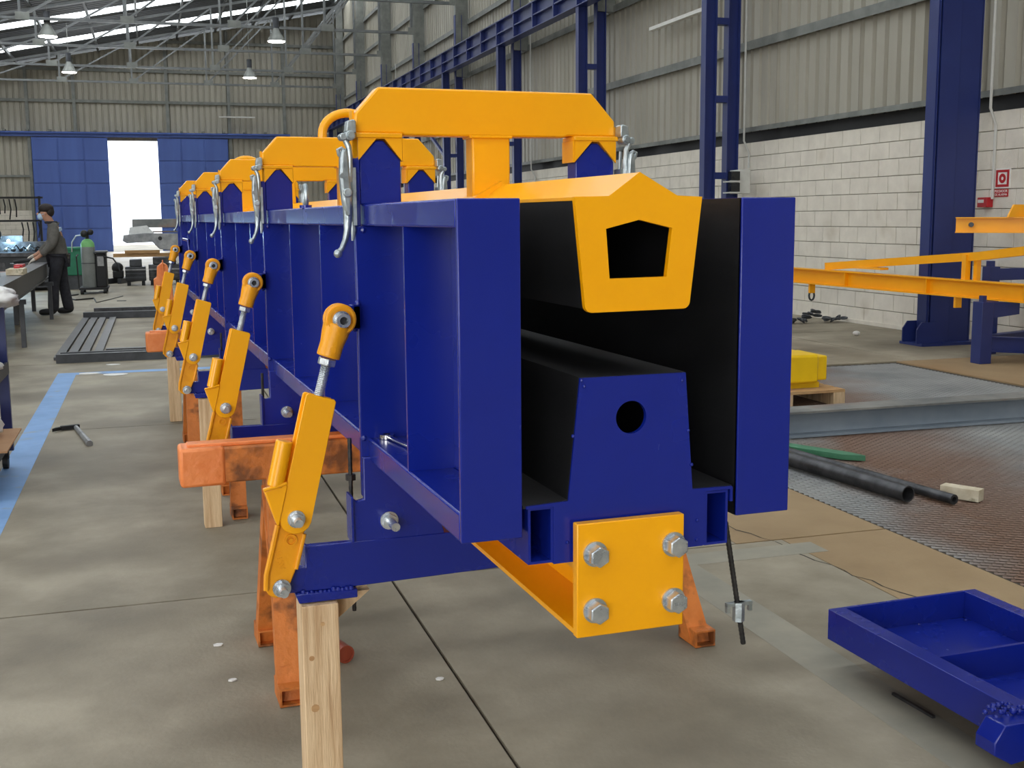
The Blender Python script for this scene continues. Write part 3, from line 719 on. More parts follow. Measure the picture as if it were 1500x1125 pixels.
# ---- zinc lever clamps
def clamp(s, side, label):
    if side == 'l': G_ = lambda x: x
    else: G_ = lambda x: 3.212-x
    y = s-.05; t = thing('lever_clamp', (G_(.96), y, 1.55), label, 'clamp', 'zinc lever clamps holding the crossbeams', FM)
    T = lambda pts: [(G_(x), yy, z) for x, yy, z in pts]
    def pr(poly, y0, y1): return MB().prism([(G_(a), b) for a, b in poly], 'y', y0, y1)
    part('hook_plate', pr([(.968, 1.850), (.994, 1.857), (1.004, 1.85), (1.004, 1.80), (.962, 1.806)], y-.012, y+.05), M['zincl'], t, FM, bev=.002)
    part('pivot_head', MB().tube([(G_(.978), y-.02, 1.790), (G_(.978), y+.05, 1.790)], .021, 16).tube([(G_(.950), y-.018, 1.785), (G_(.950), y+.045, 1.785)], .016, 12), M['zincl'], t, FM, bev=.002)
    part('rivet', MB().tube([(G_(.978), y-.032, 1.790), (G_(.978), y-.02, 1.790)], .012, 12), M['zincl'], t, FM)
    part('link_rod', MB().tube(T([(.958, y, 1.775), (.972, y, 1.745), (.976, y, 1.70), (.972, y, 1.60)]), .0125, 10), M['zincl'], t, FM)
    lv = pr([(.940, 1.735), (.962, 1.735), (.968, 1.70), (.974, 1.60), (.978, 1.53), (.974, 1.455), (.951, 1.455), (.937, 1.53), (.930, 1.62), (.934, 1.70)], y-.022, y+.03)
    part('lever_body', lv, M['zincl'], t, FM, bev=.005)
    part('curled_tip', MB().tube(T([(.955, y-.005, 1.728), (.940, y-.005, 1.738), (.926, y-.005, 1.732), (.930, y-.005, 1.712), (.944, y-.005, 1.700)]), .0085, 8), M['zincl'], t, FM)
    part('rivet', MB().tube([(G_(.957), y-.04, 1.555), (G_(.957), y-.02, 1.555)], .019, 16), M['zincl'], t, FM, bev=.002)
    part('rivet', MB().tube([(G_(.937), y-.034, 1.625), (G_(.937), y-.02, 1.625)], .011, 12), M['zincl'], t, FM)
    part('handle', MB().tube(T([(.962, y, 1.50), (.961, y, 1.45), (.957, y-.004, 1.40), (.946, y-.008, 1.36), (.930, y-.012, 1.325), (.916, y-.014, 1.307)]), [.021, .019, .015, .0125, .011, .012], 12), M['zincl'], t, FM)
    b = MB().ball((G_(.912), y-.014, 1.303), .0185, 14, 8); part('handle_knob', b, M['zincl'], t, FM)
    part('back_strap', MB().tube(T([(.984, y+.035, 1.74), (.990, y+.035, 1.60), (.986, y+.035, 1.47), (.990, y+.03, 1.40), (.985, y+.03, 1.355)]), [.008, .009, .010, .012, .006], 8), M['zincl'], t, FM)
    part('mount_plate', pr([(.985, 1.66), (1.0, 1.66), (1.0, 1.42), (.985, 1.42)], y+.0, y+.07), M['zincl'], t, FM)
for k, s in enumerate(ST):
    clamp(s, 'l', '%s zinc lever clamp on the left side of the mould' % ORD5[k].capitalize())
for k, s in enumerate(ST):
    clamp(s, 'r', '%s zinc lever clamp on the right side of the mould' % ORD5[k].capitalize())

# ---- yellow adjusting struts
def strut(s, label):
    t = thing('adjusting_strut', (.612, s-.07, -.15), label, 'strut', 'yellow adjusting struts along the left side form', FM)
    y = s-.095; c = (.906, 1.030)
    # cast fork eye: two rings and a neck
    for yy in (y-.030, y+.022):
        e = MB().prism(circ(c[0], c[1], .066, 28), 'y', yy, yy+.022); part('fork_eye', e, M['yellowdk'], t, FM, bev=.003)
        part('eye_rim', MB().prism(circ(c[0], c[1], .058, 28), 'y', yy-.008 if yy < y else yy+.022, yy if yy < y else yy+.03, holes=[circ(c[0], c[1], .047, 28)]), M['yellowdk'], t, FM)
    a0 = Vector((c[0]-.008, y+.007, c[1]-.02)); a1 = Vector((.852, y+.007, .872))
    nk = MB().tube([a0, a0.lerp(a1, .3), a0.lerp(a1, .6), a1], [.061, .057, .050, .050], 20); part('fork_neck', nk, M['yellowdk'], t, FM, bev=.003)
    b = MB().tube([(c[0], y-.045, c[1]), (c[0], y-.030, c[1])], .038, 20).tube([(c[0], y-.07, c[1]), (c[0], y-.045, c[1])], .030, 24)
    part('pin_head', b.pipe((c[0], y-.090, c[1]), (c[0], y-.07, c[1]), .029, .017, 20), M['zinc'], t, FM)
    part('socket', MB().tube([(c[0], y-.072, c[1]), (c[0], y-.071, c[1])], .018, 6), M['dark'], t, FM)  # black disc, paints the darkness down inside the pin's hole
    part('pin', MB().tube([(c[0], y-.03, c[1]), (c[0], s-.058, c[1])], .022, 12), M['zinc'], t, FM)
    p0 = Vector((.8375, y+.007, .838)); d = (a1-Vector((.690, y+.007, .28))).normalized()
    nut = MB().tube([a1-d*.005, a1-d*.036], .040, 6); part('lock_nut', nut, M['zinc'], t, FM, bev=.002)
    q0 = a1-d*.03; q1 = a1-d*.20; thr = MB(); n = 44
    pts = [q0.lerp(q1, i/n) for i in range(n+1)]; thr.tube(pts, [.0215 if i % 2 else .0185 for i in range(n+1)], 12); part('threaded_rod', thr, M['zinc'], t, FM)
    # sleeve made of two rounded plates
    for yy, o in ((y-.022, 0), (y+.028, -.006)):
        sl = [(.750+o, .720), (.760+o, .726), (.868+o, .694), (.876+o, .682), (.758+o, .195)]+[(.690+o+.068*math.cos(R(a)), .195+.068*math.sin(R(a))) for a in range(0, -181, -20)]+[(.624+o, .215)]
        part('sleeve_plate', MB().prism(sl, 'y', yy, yy+.012), M['yellow'], t, FM, bev=.003)
    part('sleeve_core', MB().prism([(.762, .70), (.858, .675), (.748, .24), (.64, .23)], 'y', y-.010, y+.028), M['yellow'], t, FM)
    # side tube with pointed gusset
    part('side_tube', MB().tube([(.656, y-.005, .530), (.611, y-.005, .338)], .036, 18), M['yellow'], t, FM, bev=.003)
    gs = MB().prism([(.560, .327), (.652, .348), (.660, .340), (.618, .172), (.608, .176)], 'y', y-.03, y+.028)
    part('gusset', gs, M['yellow'], t, FM, bev=.004)
    part('gusset_lip', MB().tube([(.560, y-.03, .331), (.612, y-.035, .342), (.655, y-.03, .353)], .007, 8), M['yellow'], t, FM)
    # lower cast lever
    lev = [(.618, .185), (.735, .20), (.727, .126), (.686, -.035), (.655, -.105)]+[(.606+.052*math.cos(R(a)), -.100+.052*math.sin(R(a))) for a in range(-20, -190, -20)]+[(.556, -.05), (.590, .071)]
    part('cast_lever', MB().prism(lev, 'y', y+.004, y+.026), M['yellowdk'], t, FM, bev=.003)
    part('lever_edge', MB().tube([(.615, y-.002, .17), (.590, y-.002, .071), (.560, y-.002, -.045), (.556, y-.002, -.11)], .012, 8).tube([(.726, y-.002, .12), (.686, y-.002, -.030)], .009, 8), M['yellowdk'], t, FM)
    part('boss_ring', MB().pipe((.669, y-.006, .098), (.669, y+.004, .098), .026, .019, 20).tube([(.669, y-.006, .098), (.669, y+.004, .098)], .009, 12), M['yellowdk'], t, FM)
    bolt(t, .691, y-.022, .194, r=.025, out=.085, name='pivot_bolt')
    bb = MB().tube([(.614, s-.046, -.105), (.614, y+.02, -.105)], .02, 12); part('pin', bb, M['zinc'], t, FM)
    bolt(t, .622, s-.046 if False else y+.0, -.108, r=.026, out=.085, name='foot_bolt')
    mw = Matrix.Translation(FM((.622, y+.003, .012))) @ Matrix.Rotation(R(-14), 4, 'Y') @ Matrix.Rotation(R(90), 4, 'X') @ Matrix.Rotation(R(90), 4, 'Z')
    text_mesh('ASTB', .019, .0008, mw, M['yellowdk'], 'cast_letters', t)
    mw = Matrix.Translation(FM((.868, y-.041, .918))) @ Matrix.Rotation(R(14), 4, 'Y') @ Matrix.Rotation(R(90), 4, 'X')
    text_mesh('C\nS8', .014, .0008, mw, M['yellowdk'], 'cast_letters', t)
    return t
for k, s in enumerate(ST):
    strut(s, '%s yellow adjusting strut on the left of the mould' % ORD5[k].capitalize())

# ---- loose pieces on the mould
t = thing('eye_bolt', (1.05, 6.45, 1.51), 'galvanised ring eye bolt on the top rail between crossbeams', 'eye bolt', F=FM)
part('ring', MB().tube([(1.05, 6.5+.03*math.cos(R(a)), 1.575+.055*math.sin(R(a))) for a in range(0, 360, 20)], .014, 10, closed=True), M['zincl'], t, FM)
part('collar', MB().tube([(1.05, 6.5, 1.508), (1.05, 6.5, 1.524)], .034, 16), M['blue'], t, FM)
t = thing('spanner', (1.11, 4.8, .498), 'chrome spanner lying in the bottom of the near compartment', 'spanner', F=FM)
part('handle', MB().bar((1.155, 4.50, .508), (1.108, 4.84, .508), .022, .012), M['chrome'], t, FM, bev=.002)
part('jaw', MB().pipe((1.104, 4.865, .500), (1.104, 4.865, .518), .034, .017, 16), M['chrome'], t, FM)
def rod(name, x, y, z0, z1, dx, lab, wing):
    t = thing(name, (x, y, z0), lab, 'threaded rod')
    n = 60; pts = [(x+dx*(i/n), y, z0+(z1-z0)*i/n) for i in range(n+1)]
    part('shaft', MB().tube(pts, [.0052 if i % 2 else .0045 for i in range(n+1)], 10), M['rod'], t)
    if wing:
        a = .27; cx, cz = x+dx*a, z0+(z1-z0)*a
        part('wing_nut', MB().tube([(cx, y, cz-.018), (cx, y, cz+.018)], .011, 6).box(cx-.026, cx+.026, y-.005, y+.005, cz+.012, cz+.018).box(cx-.026, cx-.020, y-.004, y+.004, cz, cz+.014).box(cx+.020, cx+.026, y-.004, y+.004, cz, cz+.014), M['zincl'], t)
    else:
        part('nut', MB().tube([(x, y, .866), (x, y, .879)], .012, 6), M['rod'], t)
rod('threaded_rod', .489, 2.53, .56, .962, 0, 'dark threaded rod hanging behind the nearest hinge plate', False)
rod('threaded_rod', 1.072, 1.80, .664, .90, -.042, 'dark threaded rod with pale wing nut hanging under right side form', True)
for k in (1, 2):
    t = thing('threaded_rod', (.487, 2.5+P*MS*k, .6), 'dark threaded rod behind the %s hinge plate' % ('second' if k == 1 else 'third'), 'threaded rod')
    part('shaft', MB().tube([(.487, 2.53+P*MS*k, .6), (.487, 2.53+P*MS*k, .915)], .005, 8), M['rod'], t)

# ================================================================== SUPPORTS
def prop(y, x0, x1, lab, d=.08):
    solo('wood_prop', MB().box(x0, x1, y-d/2, y+d/2, 0, .618), M['wood'], lab, 'prop', ((x0+x1)/2, y, 0), group='timber props under the support arms', bev=.002)
prop(2.465, .354, .434, 'nearest pale pine timber prop under the first blue arm')
for q_, (kx, kz, kr) in enumerate(((.372, .50, .006), (.376, .385, .009), (.398, .575, .005))):
    part('knot', MB().tube([(kx, 2.4252, kz), (kx, 2.4246, kz)], kr, 12), M['woodx'], [o for o in bpy.data.objects if o.name == 'wood_prop'][0])
prop(5.56, .366, .446, 'second pale pine timber prop, behind the orange trestle bar')
prop(8.66, .362, .446, 'farthest small pine timber prop, beside the far struts')
solo('wood_wedge', MB().prism([(.436, .616), (.52, .616), (.436, .55)], 'y', 2.50, 2.58), M['wood'], 'dark wooden wedge offcut beside the nearest prop top', 'wedge', (.46, 2.54, .58))
def trestle(yc, x0, x1, label, lx0, lx1, zt=.752):
    t = thing('trestle', ((x0+x1)/2, yc, 0), label, 'trestle', 'orange steel trestles under the mould')
    part('top_bar', MB().box(x0, x1, yc-.05, yc+.05, zt-.112, zt), M['orange'], t, bev=.006)
    part('bar_sleeve', MB().box(x0-.006, x0+.13, yc-.058, yc+.058, zt-.118, zt+.004), M['orangep'], t, bev=.01)
    part('top_strip', MB().box(x0+.02, x1, yc-.03, yc+.03, zt+.0, zt+.012), M['orangep'], t, bev=.003)
    for sx, fx in ((lx0, lx0-.02), (lx1, lx1+.10)):
        for sy in (-1, 1):
            a = Vector((sx, yc+sy*.02, zt-.10)); b = Vector((fx, yc+sy*.262, .012))
            leg = MB(); d = (b-a)
            # hollow rectangular leg: four walls
            u = Vector((1, 0, 0)); v = d.cross(u).normalized(); wx, wy, tk = .075, .055, .006
            vs = []
            for p in (a, b):
                for (ex, ey) in ((wx/2, wy/2), (wx/2-tk, wy/2-tk)):
                    for q, r_ in ((-1, -1), (1, -1), (1, 1), (-1, 1)):
                        pt = p+u*ex*q+v*ey*r_
                        if p is b: pt = pt-d*(pt.z-.006)/d.z
                        vs.append(pt)
            fs = []
            for i in range(4):
                j = (i+1) % 4
                fs += [(i, j, 8+j, 8+i), (4+j, 4+i, 12+i, 12+j), (j, i, 4+i, 4+j), (8+i, 8+j, 12+j, 12+i)]
            leg.add(vs, fs)
            part('leg', leg, M['orange'], t)
            ya_, yb_2 = sorted((yc+sy*.20, yc+sy*.325))
            part('foot_tube', MB().prism([(fx-.037, .002), (fx+.037, .002), (fx+.037, .058), (fx-.037, .058)], 'y', ya_, yb_2, holes=[[(fx-.031, .008), (fx+.031, .008), (fx+.031, .052), (fx-.031, .052)]]), M['orange'], t)
        br = MB().bar((lx0 if sx == lx0 else sx+.03, yc-.16, .33), (sx if sx == lx0 else sx+.03, yc+.16, .33), .03, .03, up=(1, 0, 0))
        part('brace', br, M['orange'], t)
        part('brace', MB().bar((sx-.035 if sx == lx0 else sx, yc-.25, .1), (sx-.03, yc+.04, .6), .02, .03, up=(1, 0, 0)), M['orange'], t)
trestle(3.66, .178, 1.87, 'near orange trestle with thick painted bar across under the mould', .47, 1.74)
trestle(7.55, .20, 1.87, 'far orange trestle, bar end showing between the far struts', .46, 1.74)
trestle(5.95, .52, 1.87, 'middle orange trestle standing behind the second timber prop', .56, 1.74)
# ================================================================== RIGHT FOREGROUND
t = thing('blue_frame', (2.3, 2.6, .1), 'low gloss blue steel frame with open compartments at the lower right', 'frame')
z0, z1 = .10, .20
FX0, FX1, FYa, FYb = 2.115, 2.69, 3.035, 1.85
part('left_rail', MB().box(FX0, FX0+.058, FYb+.36, FYa, z0, z1), M['blue'], t, bev=.002)
part('right_rail', MB().box(FX1-.05, FX1, FYb, FYa, z0, z1), M['blue'], t, bev=.002)
part('end_rail', MB().box(FX0+.058, FX1-.05, FYa-.012, FYa, z0, z1), M['blue'], t, bev=.001)
part('floor_sheet', MB().box(FX0+.058, FX1-.05, FYb, FYa-.012, z0+.002, z0+.012), M['blue'], t)
part('cross_plate', MB().box(FX0+.058, FX1-.05, 2.585, 2.597, z0+.012, z1-.004), M['blue'], t)
part('end_block', MB().box(FX0+.01, FX1, 2.10, 2.19, z0+.012, z1-.005), M['blue'], t, bev=.004)
lug = [(1.985, .125), (1.985, .155), (2.02, .196), (2.13, .196), (2.13, .10), (2.045, .075)]
part('corner_lug', MB().prism([(2.005, .118), (2.005, .150), (2.035, .192), (2.20, .192), (2.20, .098), (2.06, .085)], 'y', 2.165, 2.235), M['blue'], t, bev=.003)
part('side_member', MB().box(2.20, 2.30, 1.75, 2.22, .085, .185), M['blue'], t, bev=.004)
sp = MB(); r2 = random.Random(3)
for k in range(46):
    sp.ball((2.045+k*.0035+r2.uniform(-.012, .012), 2.235+r2.uniform(-.02, .03)-.0006*k, .195+r2.uniform(-.006, .012)), r2.uniform(.004, .009), 7, 5)
for k in range(60):
    sp.ball((2.18+k*.006, 2.215+r2.uniform(-.02, .018), .197+r2.uniform(-.01, .012)), r2.uniform(.004, .009), 7, 5)
part('weld_bead', sp, M['blue'], t, kind='stuff')
pe = MB()
for x, y in ((FX0+.075, 2.99), (FX1-.07, 2.99), (2.3, 3.01), (2.45, 3.01), (FX1-.07, 2.62), (2.3, 2.57)): pe.ball((x, y, z0+.014), .005, 6, 4)
part('weld_spatter', pe, M['blue'], t, kind='stuff')
for k, (x, y) in enumerate(((2.33, 2.86), (2.5, 1.95))):
    solo('wood_block', MB().box(x, x+.28, y-.04, y+.04, 0, .1), M['woodx'], 'timber block under the %s end of the low blue frame' % ('far' if k == 0 else 'near'), 'block', (x, y, 0))
FLB0, FLB1 = (2.183, 2.787), (2.187, 2.606)
solo('flat_bar', MB().bar((FLB0[0], FLB0[1], .005), (FLB1[0], FLB1[1], .005), .010, .008), M['steel'], 'short dark flat bar on the floor under the blue frame', 'bar', (2.06, 2.6, 0))
# grey girder stub at the right edge
ib = MB().ibeam((3.26, 3.44, .105), (3.26, 1.2, .105), .21, .2, .012, .01)
solo('steel_girder', ib, M['steell'], 'light grey steel I-beam end at the right edge beside the mesh grating', 'girder', (3.26, 2.4, 0), FB)

# ================================================================== ON THE GRATING
gd = thing('steel_girder', (5.4, 6.66, 0), 'long blue grey I-beam with rusty top lying across the grating', 'girder', F=FB)
part('upper_flange', MB().box(2.9, 8.3, 6.555, 6.765, .160, .174), M['rust'], gd, FB)
part('lower_flange', MB().box(2.9, 8.3, 6.555, 6.765, 0, .014), M['beamblue'], gd, FB)
part('web', MB().box(2.9, 8.3, 6.654, 6.666, .014, .160), M['beamblue'], gd, FB)
solo('steel_pipe', MB().pipe((3.62, 6.35, .045), (3.755, 4.74, .045), .042, .036, 24), M['steel'], 'long thick dark steel pipe with open end on the grating', 'pipe', (3.8, 5.5, 0))
solo('steel_pipe', MB().pipe((3.80, 6.3, .028), (3.94, 4.62, .028), .026, .014, 20), M['steel'], 'thin dark steel pipe between the thick pipe and wood block', 'pipe', (3.95, 5.5, 0))
solo('wood_block', MB().box(-.10, .10, -.035, .035, 0, .062), M['woodlt'], 'short weathered wood block beside the pipe ends', 'block', (0, 0, 0), bev=.003)
wbk = bpy.data.objects[-1] if False else [o for o in bpy.data.objects if o.get('label', '').startswith('short weathered')][0]
wbk.location = (4.07, 4.72, 0); wbk.rotation_euler = (0, 0, R(118))
gp = MB().prism([(0, 0), (.60, 0), (.72, .06), (.6, .09), (0, .09)], 'z', 0, .035)
solo('green_bar', gp, M['greensteel'], 'green painted flat bar with pointed end on the grating', 'bar', (0, 0, 0), bev=.002)
gb = [o for o in bpy.data.objects if o.get('label', '').startswith('green painted')][0]
gb.location = (3.80, 6.28, .0); gb.rotation_euler = (0, 0, R(-64))
# yellow box on a pallet
pal = thing('pallet', (4.6, 7.95, 0), 'small wooden pallet under the lemon yellow box', 'pallet', F=FB)
for k in range(5): part('deck_board', MB().box(4.0, 5.03, 7.62+k*.15, 7.74+k*.15, .10, .122), M['woodx'], pal, FB)
for x in (4.0, 4.48, 4.93): part('bearer', MB().box(x, x+.1, 7.62, 8.34, .0, .10), M['wood'], pal, FB)
yb_ = thing('yellow_casing', (4.5, 7.9, .122), 'lemon yellow steel casing standing on the pallet', 'casing', F=FB)
part('shell', MB().box(4.2, 4.86, 7.72, 8.2, .165, .385), M['lemon'], yb_, FB, bev=.02)
part('side_flange', MB().box(4.862, 4.95, 7.75, 8.17, .18, .37), M['lemon'], yb_, FB, bev=.012)
part('foot_rail', MB().box(4.25, 4.9, 7.78, 8.1, .122, .165), M['lemon'], yb_, FB)
# chain heap by the wall
ct_ = thing('chain_heap', (8.3, 13.65, 0), 'heap of dark steel chain on the floor at the block wall', 'chain', F=FB)
r3 = random.Random(5)
for k in range(46):
    cx, cy = 7.45+k*.032+r3.uniform(-.03, .03), 13.65+r3.uniform(-.10, .10)
    cz = .035+abs(r3.gauss(0, .02))+(.10*math.exp(-((k-33)/3.)**2))
    a = r3.uniform(0, math.pi); b = r3.uniform(-1, 1)
    pts = [(cx+.06*math.cos(t_)*math.cos(a)-.028*math.sin(t_)*math.sin(a), cy+.06*math.cos(t_)*math.sin(a)+.028*math.sin(t_)*math.cos(a), cz+.03*math.sin(t_)*b) for t_ in [math.pi/4*i for i in range(8)]]
    part('chain_link', MB().tube(pts, .013, 6, closed=True), M['darkgrey'], ct_, FB)
for k, (x, y) in enumerate(((8.05, 12.0),)):
    solo('rag', MB().ball((x, y, .03), .05, 8, 5, (1, .8, .6)), M['paper'], 'small white crumpled rag on the floor near the block wall', 'rag', (x, y, 0), FB)

# ================================================================== YELLOW SPREADER AND BLUE RACKS ON THE RIGHT
A, Bp = Vector((7.30, 13.7, 0)), Vector((8.06, 8.6, 0))
def onb(t, z): p = A.lerp(Bp, t); return (p.x, p.y, z)
sp_ = thing('spreader_beam', (7.7, 11, .6), 'long yellow I-beam spreader with hanging lugs resting on blue rack', 'spreader', F=FB)
L_ = (Bp-A).length
def zb(t): return .735-.06*t
m_ = MB().ibeam(onb(0, zb(0)), onb(1, zb(1)), .12, .178, .012, .01); part('beam', m_, M['yellow2'], sp_, FB)
dirv = (Bp-A).normalized(); nrm = Vector((-dirv.y, dirv.x, 0))
for y_t in (.15, .42, .66, .9):
    a = Vector(onb(y_t, zb(y_t))); part('stiffener', MB().bar(a-nrm*.055, a+nrm*.055, .012, .15), M['yellow2'], sp_, FB)
for t_ in (.30, .735):
    p = Vector(onb(t_, zb(t_)-.13)); part('lug', MB().bar(p+Vector((0, 0, .05)), p-Vector((0, 0, .07)), .075, .03), M['yellow2'], sp_, FB)
p = Vector(onb(.30, zb(.3)-.20))
part('shackle', MB().tube([(p.x+.035*math.cos(R(a)), p.y, p.z-.03+.055*math.sin(R(a))) for a in range(0, 360, 30)], .012, 8, closed=True), M['darkgrey'], sp_, FB)
q0, q1, q2 = (7.62, 12.0, .84), (7.95, 9.75, 1.02), (8.10, 8.3, 1.19)
part('bracing_tube', MB().bar(q0, q1, .07, .085).bar(q1, q2, .07, .085), M['yellow2'], sp_, FB)
part('bracing_post', MB().bar((7.90, 9.9, .78), (7.90, 9.9, 1.03), .06, .06).bar((7.955, 9.80, .76), (7.955, 9.80, 1.0), .05, .05), M['yellow2'], sp_, FB)
part('top_plate', MB().box(7.66, 7.76, 11.0, 11.8, .835, .86), M['yellow2'], sp_, FB)
ub = thing('beam_head', (7.7, 8.6, 1.2), 'short yellow I-beam head with upright plate, on the right edge', 'beam', F=FB)
part('beam', MB().ibeam((6.995, 8.93, 1.342), (8.0, 7.95, 1.335), .10, .14, .010, .008), M['yellow2'], ub, FB)
part('upright_plate', MB().prism([(7.24, 1.41), (7.30, 1.52), (8.0, 1.52), (8.0, 1.41)], 'y', 8.55, 8.57), M['yellow2'], ub, FB)
part('bolt', MB().tube([(7.07, 8.82, 1.345), (7.05, 8.79, 1.345)], .022, 12), M['darkgrey'], ub, FB)
rk = thing('storage_rack', (8.2, 9.2, 0), 'blue steel cantilever rack under the yellow spreader', 'rack', F=FB)
part('upright', MB().box(7.60, 7.73, 9.26, 9.40, 0, .60), M['bluedk'], rk, FB, bev=.004)
part('top_pin', MB().box(7.62, 7.66, 9.28, 9.34, .60, .66), M['bluedk'], rk, FB)
part('top_arm', MB().prism([(7.73, .44), (8.05, .47), (8.05, .58), (7.73, .60)], 'y', 9.28, 9.36), M['bluedk'], rk, FB)
part('lower_rail', MB().ibeam((7.73, 9.3, .19), (8.9, 9.0, .12), .09, .15, .01, .01), M['bluedk'], rk, FB)
part('lower_rail', MB().ibeam((7.73, 9.45, .19), (8.85, 9.8, .19), .09, .13, .01, .01), M['bluedk'], rk, FB)
part('upright', MB().box(8.62, 8.75, 9.7, 9.84, 0, .60), M['bluedk'], rk, FB)
rk2 = thing('storage_rack', (8.5, 10.2, 0), 'blue rack head showing behind the yellow spreader', 'rack', F=FB)
part('upright', MB().box(8.20, 8.32, 9.9, 10.02, 0, .90), M['bluedk'], rk2, FB)
part('top_pin', MB().box(8.21, 8.27, 9.92, 9.98, .90, .96), M['bluedk'], rk2, FB)
part('top_arm', MB().box(8.32, 8.85, 9.92, 10.0, .76, .88), M['bluedk'], rk2, FB)
# pale galvanised box at the right edge
solo('galvanised_post', MB().box(8.0, 8.1, 8.85, 8.95, 0, .16), M['steell'], 'short pale galvanised stub at the right edge', 'post', (8.0, 8.9, 0), FB, bev=.004)

# ================================================================== LEFT SIDE OF THE HALL
def tool():
    t = thing('claw_hammer', (-.55, 8.2, 0), 'claw hammer with pale handle lying on the floor by the blue line', 'hammer', F=FB)
    part('handle', MB().tube([(-.56, 8.52, .018), (-.44, 7.86, .016)], [.016, .022], 8), M['steell'], t, FB)
    part('head', MB().bar((-.66, 8.51, .02), (-.54, 8.55, .02), .035, .03), M['dark'], t, FB, bev=.004)
    part('claw', MB().prism([(-.655, 8.495), (-.71, 8.44), (-.69, 8.50), (-.65, 8.53)], 'z', .008, .03), M['dark'], t, FB)
tool()
def scrap(x, y, z, s, lab, F=FB, ang=0):
    r_ = random.Random(int(x*100)); n = 7
    poly = [(x+s*(1+.3*r_.random())*math.cos(2*math.pi*k/n), y+s*.6*(1+.5*r_.random())*math.sin(2*math.pi*k/n)) for k in range(n)]
    solo('paper_scrap', MB().prism(poly, 'z', .0015, .006), M['paper'], lab, 'scrap', (x, y, 0), F)
scrap(-.62, 11.66, 0, .09, 'white paper scrap on the corner of the blue line')
scrap(-.38, 11.5, 0, .10, 'larger white paper scrap beside the corner of the blue line')
scrap(-.42, 12.3, 0, .06, 'white scrap in front of the flat steel frame')
scrap(.30, 3.60, 0, .012, 'tiny white scrap left of the near trestle foot', FW)
scrap(.285, 3.93, 0, .016, 'tiny white flake behind the near trestle foot', FW)
scrap(.92, 3.38, 0, .012, 'tiny white flake on the floor right of the near prop', FW)
t = thing('brown_tube', (.66, 3.62, 0), 'short red brown tube lying behind the nearest timber prop', 'tube')
part('shell', MB().pipe((.60, 3.86, .03), (.668, 3.62, .03), .03, .024, 18), M['brown'], t)
part('stopper', MB().tube([(.665, 3.63, .03), (.6665, 3.625, .03)], .024, 18), M['brown'], t)
# flat steel frame parts on the floor
fl = thing('floor_frame', (.0, 15.5, 0), 'large flat dark steel frame lying on the floor behind the blue line', 'frame', F=FB)
part('front_bar', MB().box(-.98, 2.4, 12.62, 12.70, 0, .09).box(-.95, 2.4, 12.82, 12.88, 0, .09), M['darkgrey'], fl, FB)
part('front_bar', MB().box(-.52, 2.4, 13.35, 13.47, 0, .055), M['steel'], fl, FB)
part('rear_bar', MB().box(-1.0, 2.4, 18.2, 18.34, 0, .10), M['darkgrey'], fl, FB)
part('rear_bar', MB().box(-.86, 2.4, 18.5, 18.6, 0, .14), M['steel'], fl, FB)
for k, x in enumerate((-.98, -.86, -.74, -.60)):
    part('side_bar', MB().bar((x, 12.9+.15*k, .02), (x+.02, 18.1, .02), .09, .03), M['steel'], fl, FB)
solo('floor_plate', MB().box(-1.05, 2.4, 18.9, 26.9, 0, .012), M['rust'] if False else M['floor'], 'very thin wide sheet lying on the floor behind the flat frame', 'sheet', (.6, 23, 0), FB)

# work tables with steel sections (far left)
tb = thing('work_table', (-2.2, 16, 0), 'dark steel work table beside the welder with a long channel on it', 'table', F=FB)
part('table_top', MB().box(-3.2, -1.75, 13.5, 20.5, .60, .64), M['rust'], tb, FB)
for x in (-3.1, -1.85):
    for y in (15.2, 17.6, 20.2): part('leg', MB().box(x-.03, x+.03, y-.03, y+.03, 0, .60), M['darkgrey'], tb, FB)
part('rail', MB().box(-1.9, -1.8, 13.5, 20.5, .5, .6), M['darkgrey'], tb, FB)
lb = MB().bar((-1.50, 9.0, .79), (-1.64, 19.4, .80), .22, .02).bar((-1.40, 9.0, .67), (-1.56, 19.4, .69), .016, .23)
lb.bar((-1.50, 9.0, .56), (-1.64, 19.4, .58), .22, .02)
solo('steel_channel', lb, M['steel'], 'long dark steel channel running from the left edge to the worker', 'channel', (-1.6, 14, .55), FB)
for k, y in enumerate((9.8, 14.4, 18.4)):
    ts = thing('work_stand', (-1.6, y, 0), 'dark steel stand under the long channel, %s one' % ('near', 'middle', 'far')[k], 'stand', 'stands under the long channel', FB)
    part('cross_head', MB().box(-1.95, -1.40, y-.03, y+.03, .50, .555), M['darkgrey'], ts, FB)
    for x in (-1.9, -1.45): part('leg', MB().box(x-.025, x+.025, y-.03, y+.03, 0, .5), M['darkgrey'], ts, FB)
solo('pale_box', MB().box(-1.66, -1.47, 15.0, 15.5, .81, .88), M['woodlt'], 'pale flat box on the long channel', 'box', (-1.56, 15.2, .81), FB)
solo('red_tool', MB().box(-1.62, -1.52, 15.5, 15.85, .88, .915).box(-1.6, -1.54, 15.3, 15.5, .88, .9), M['red'], 'small dark red tool on top of the pale flat box', 'tool', (-1.57, 15.6, .88), FB)
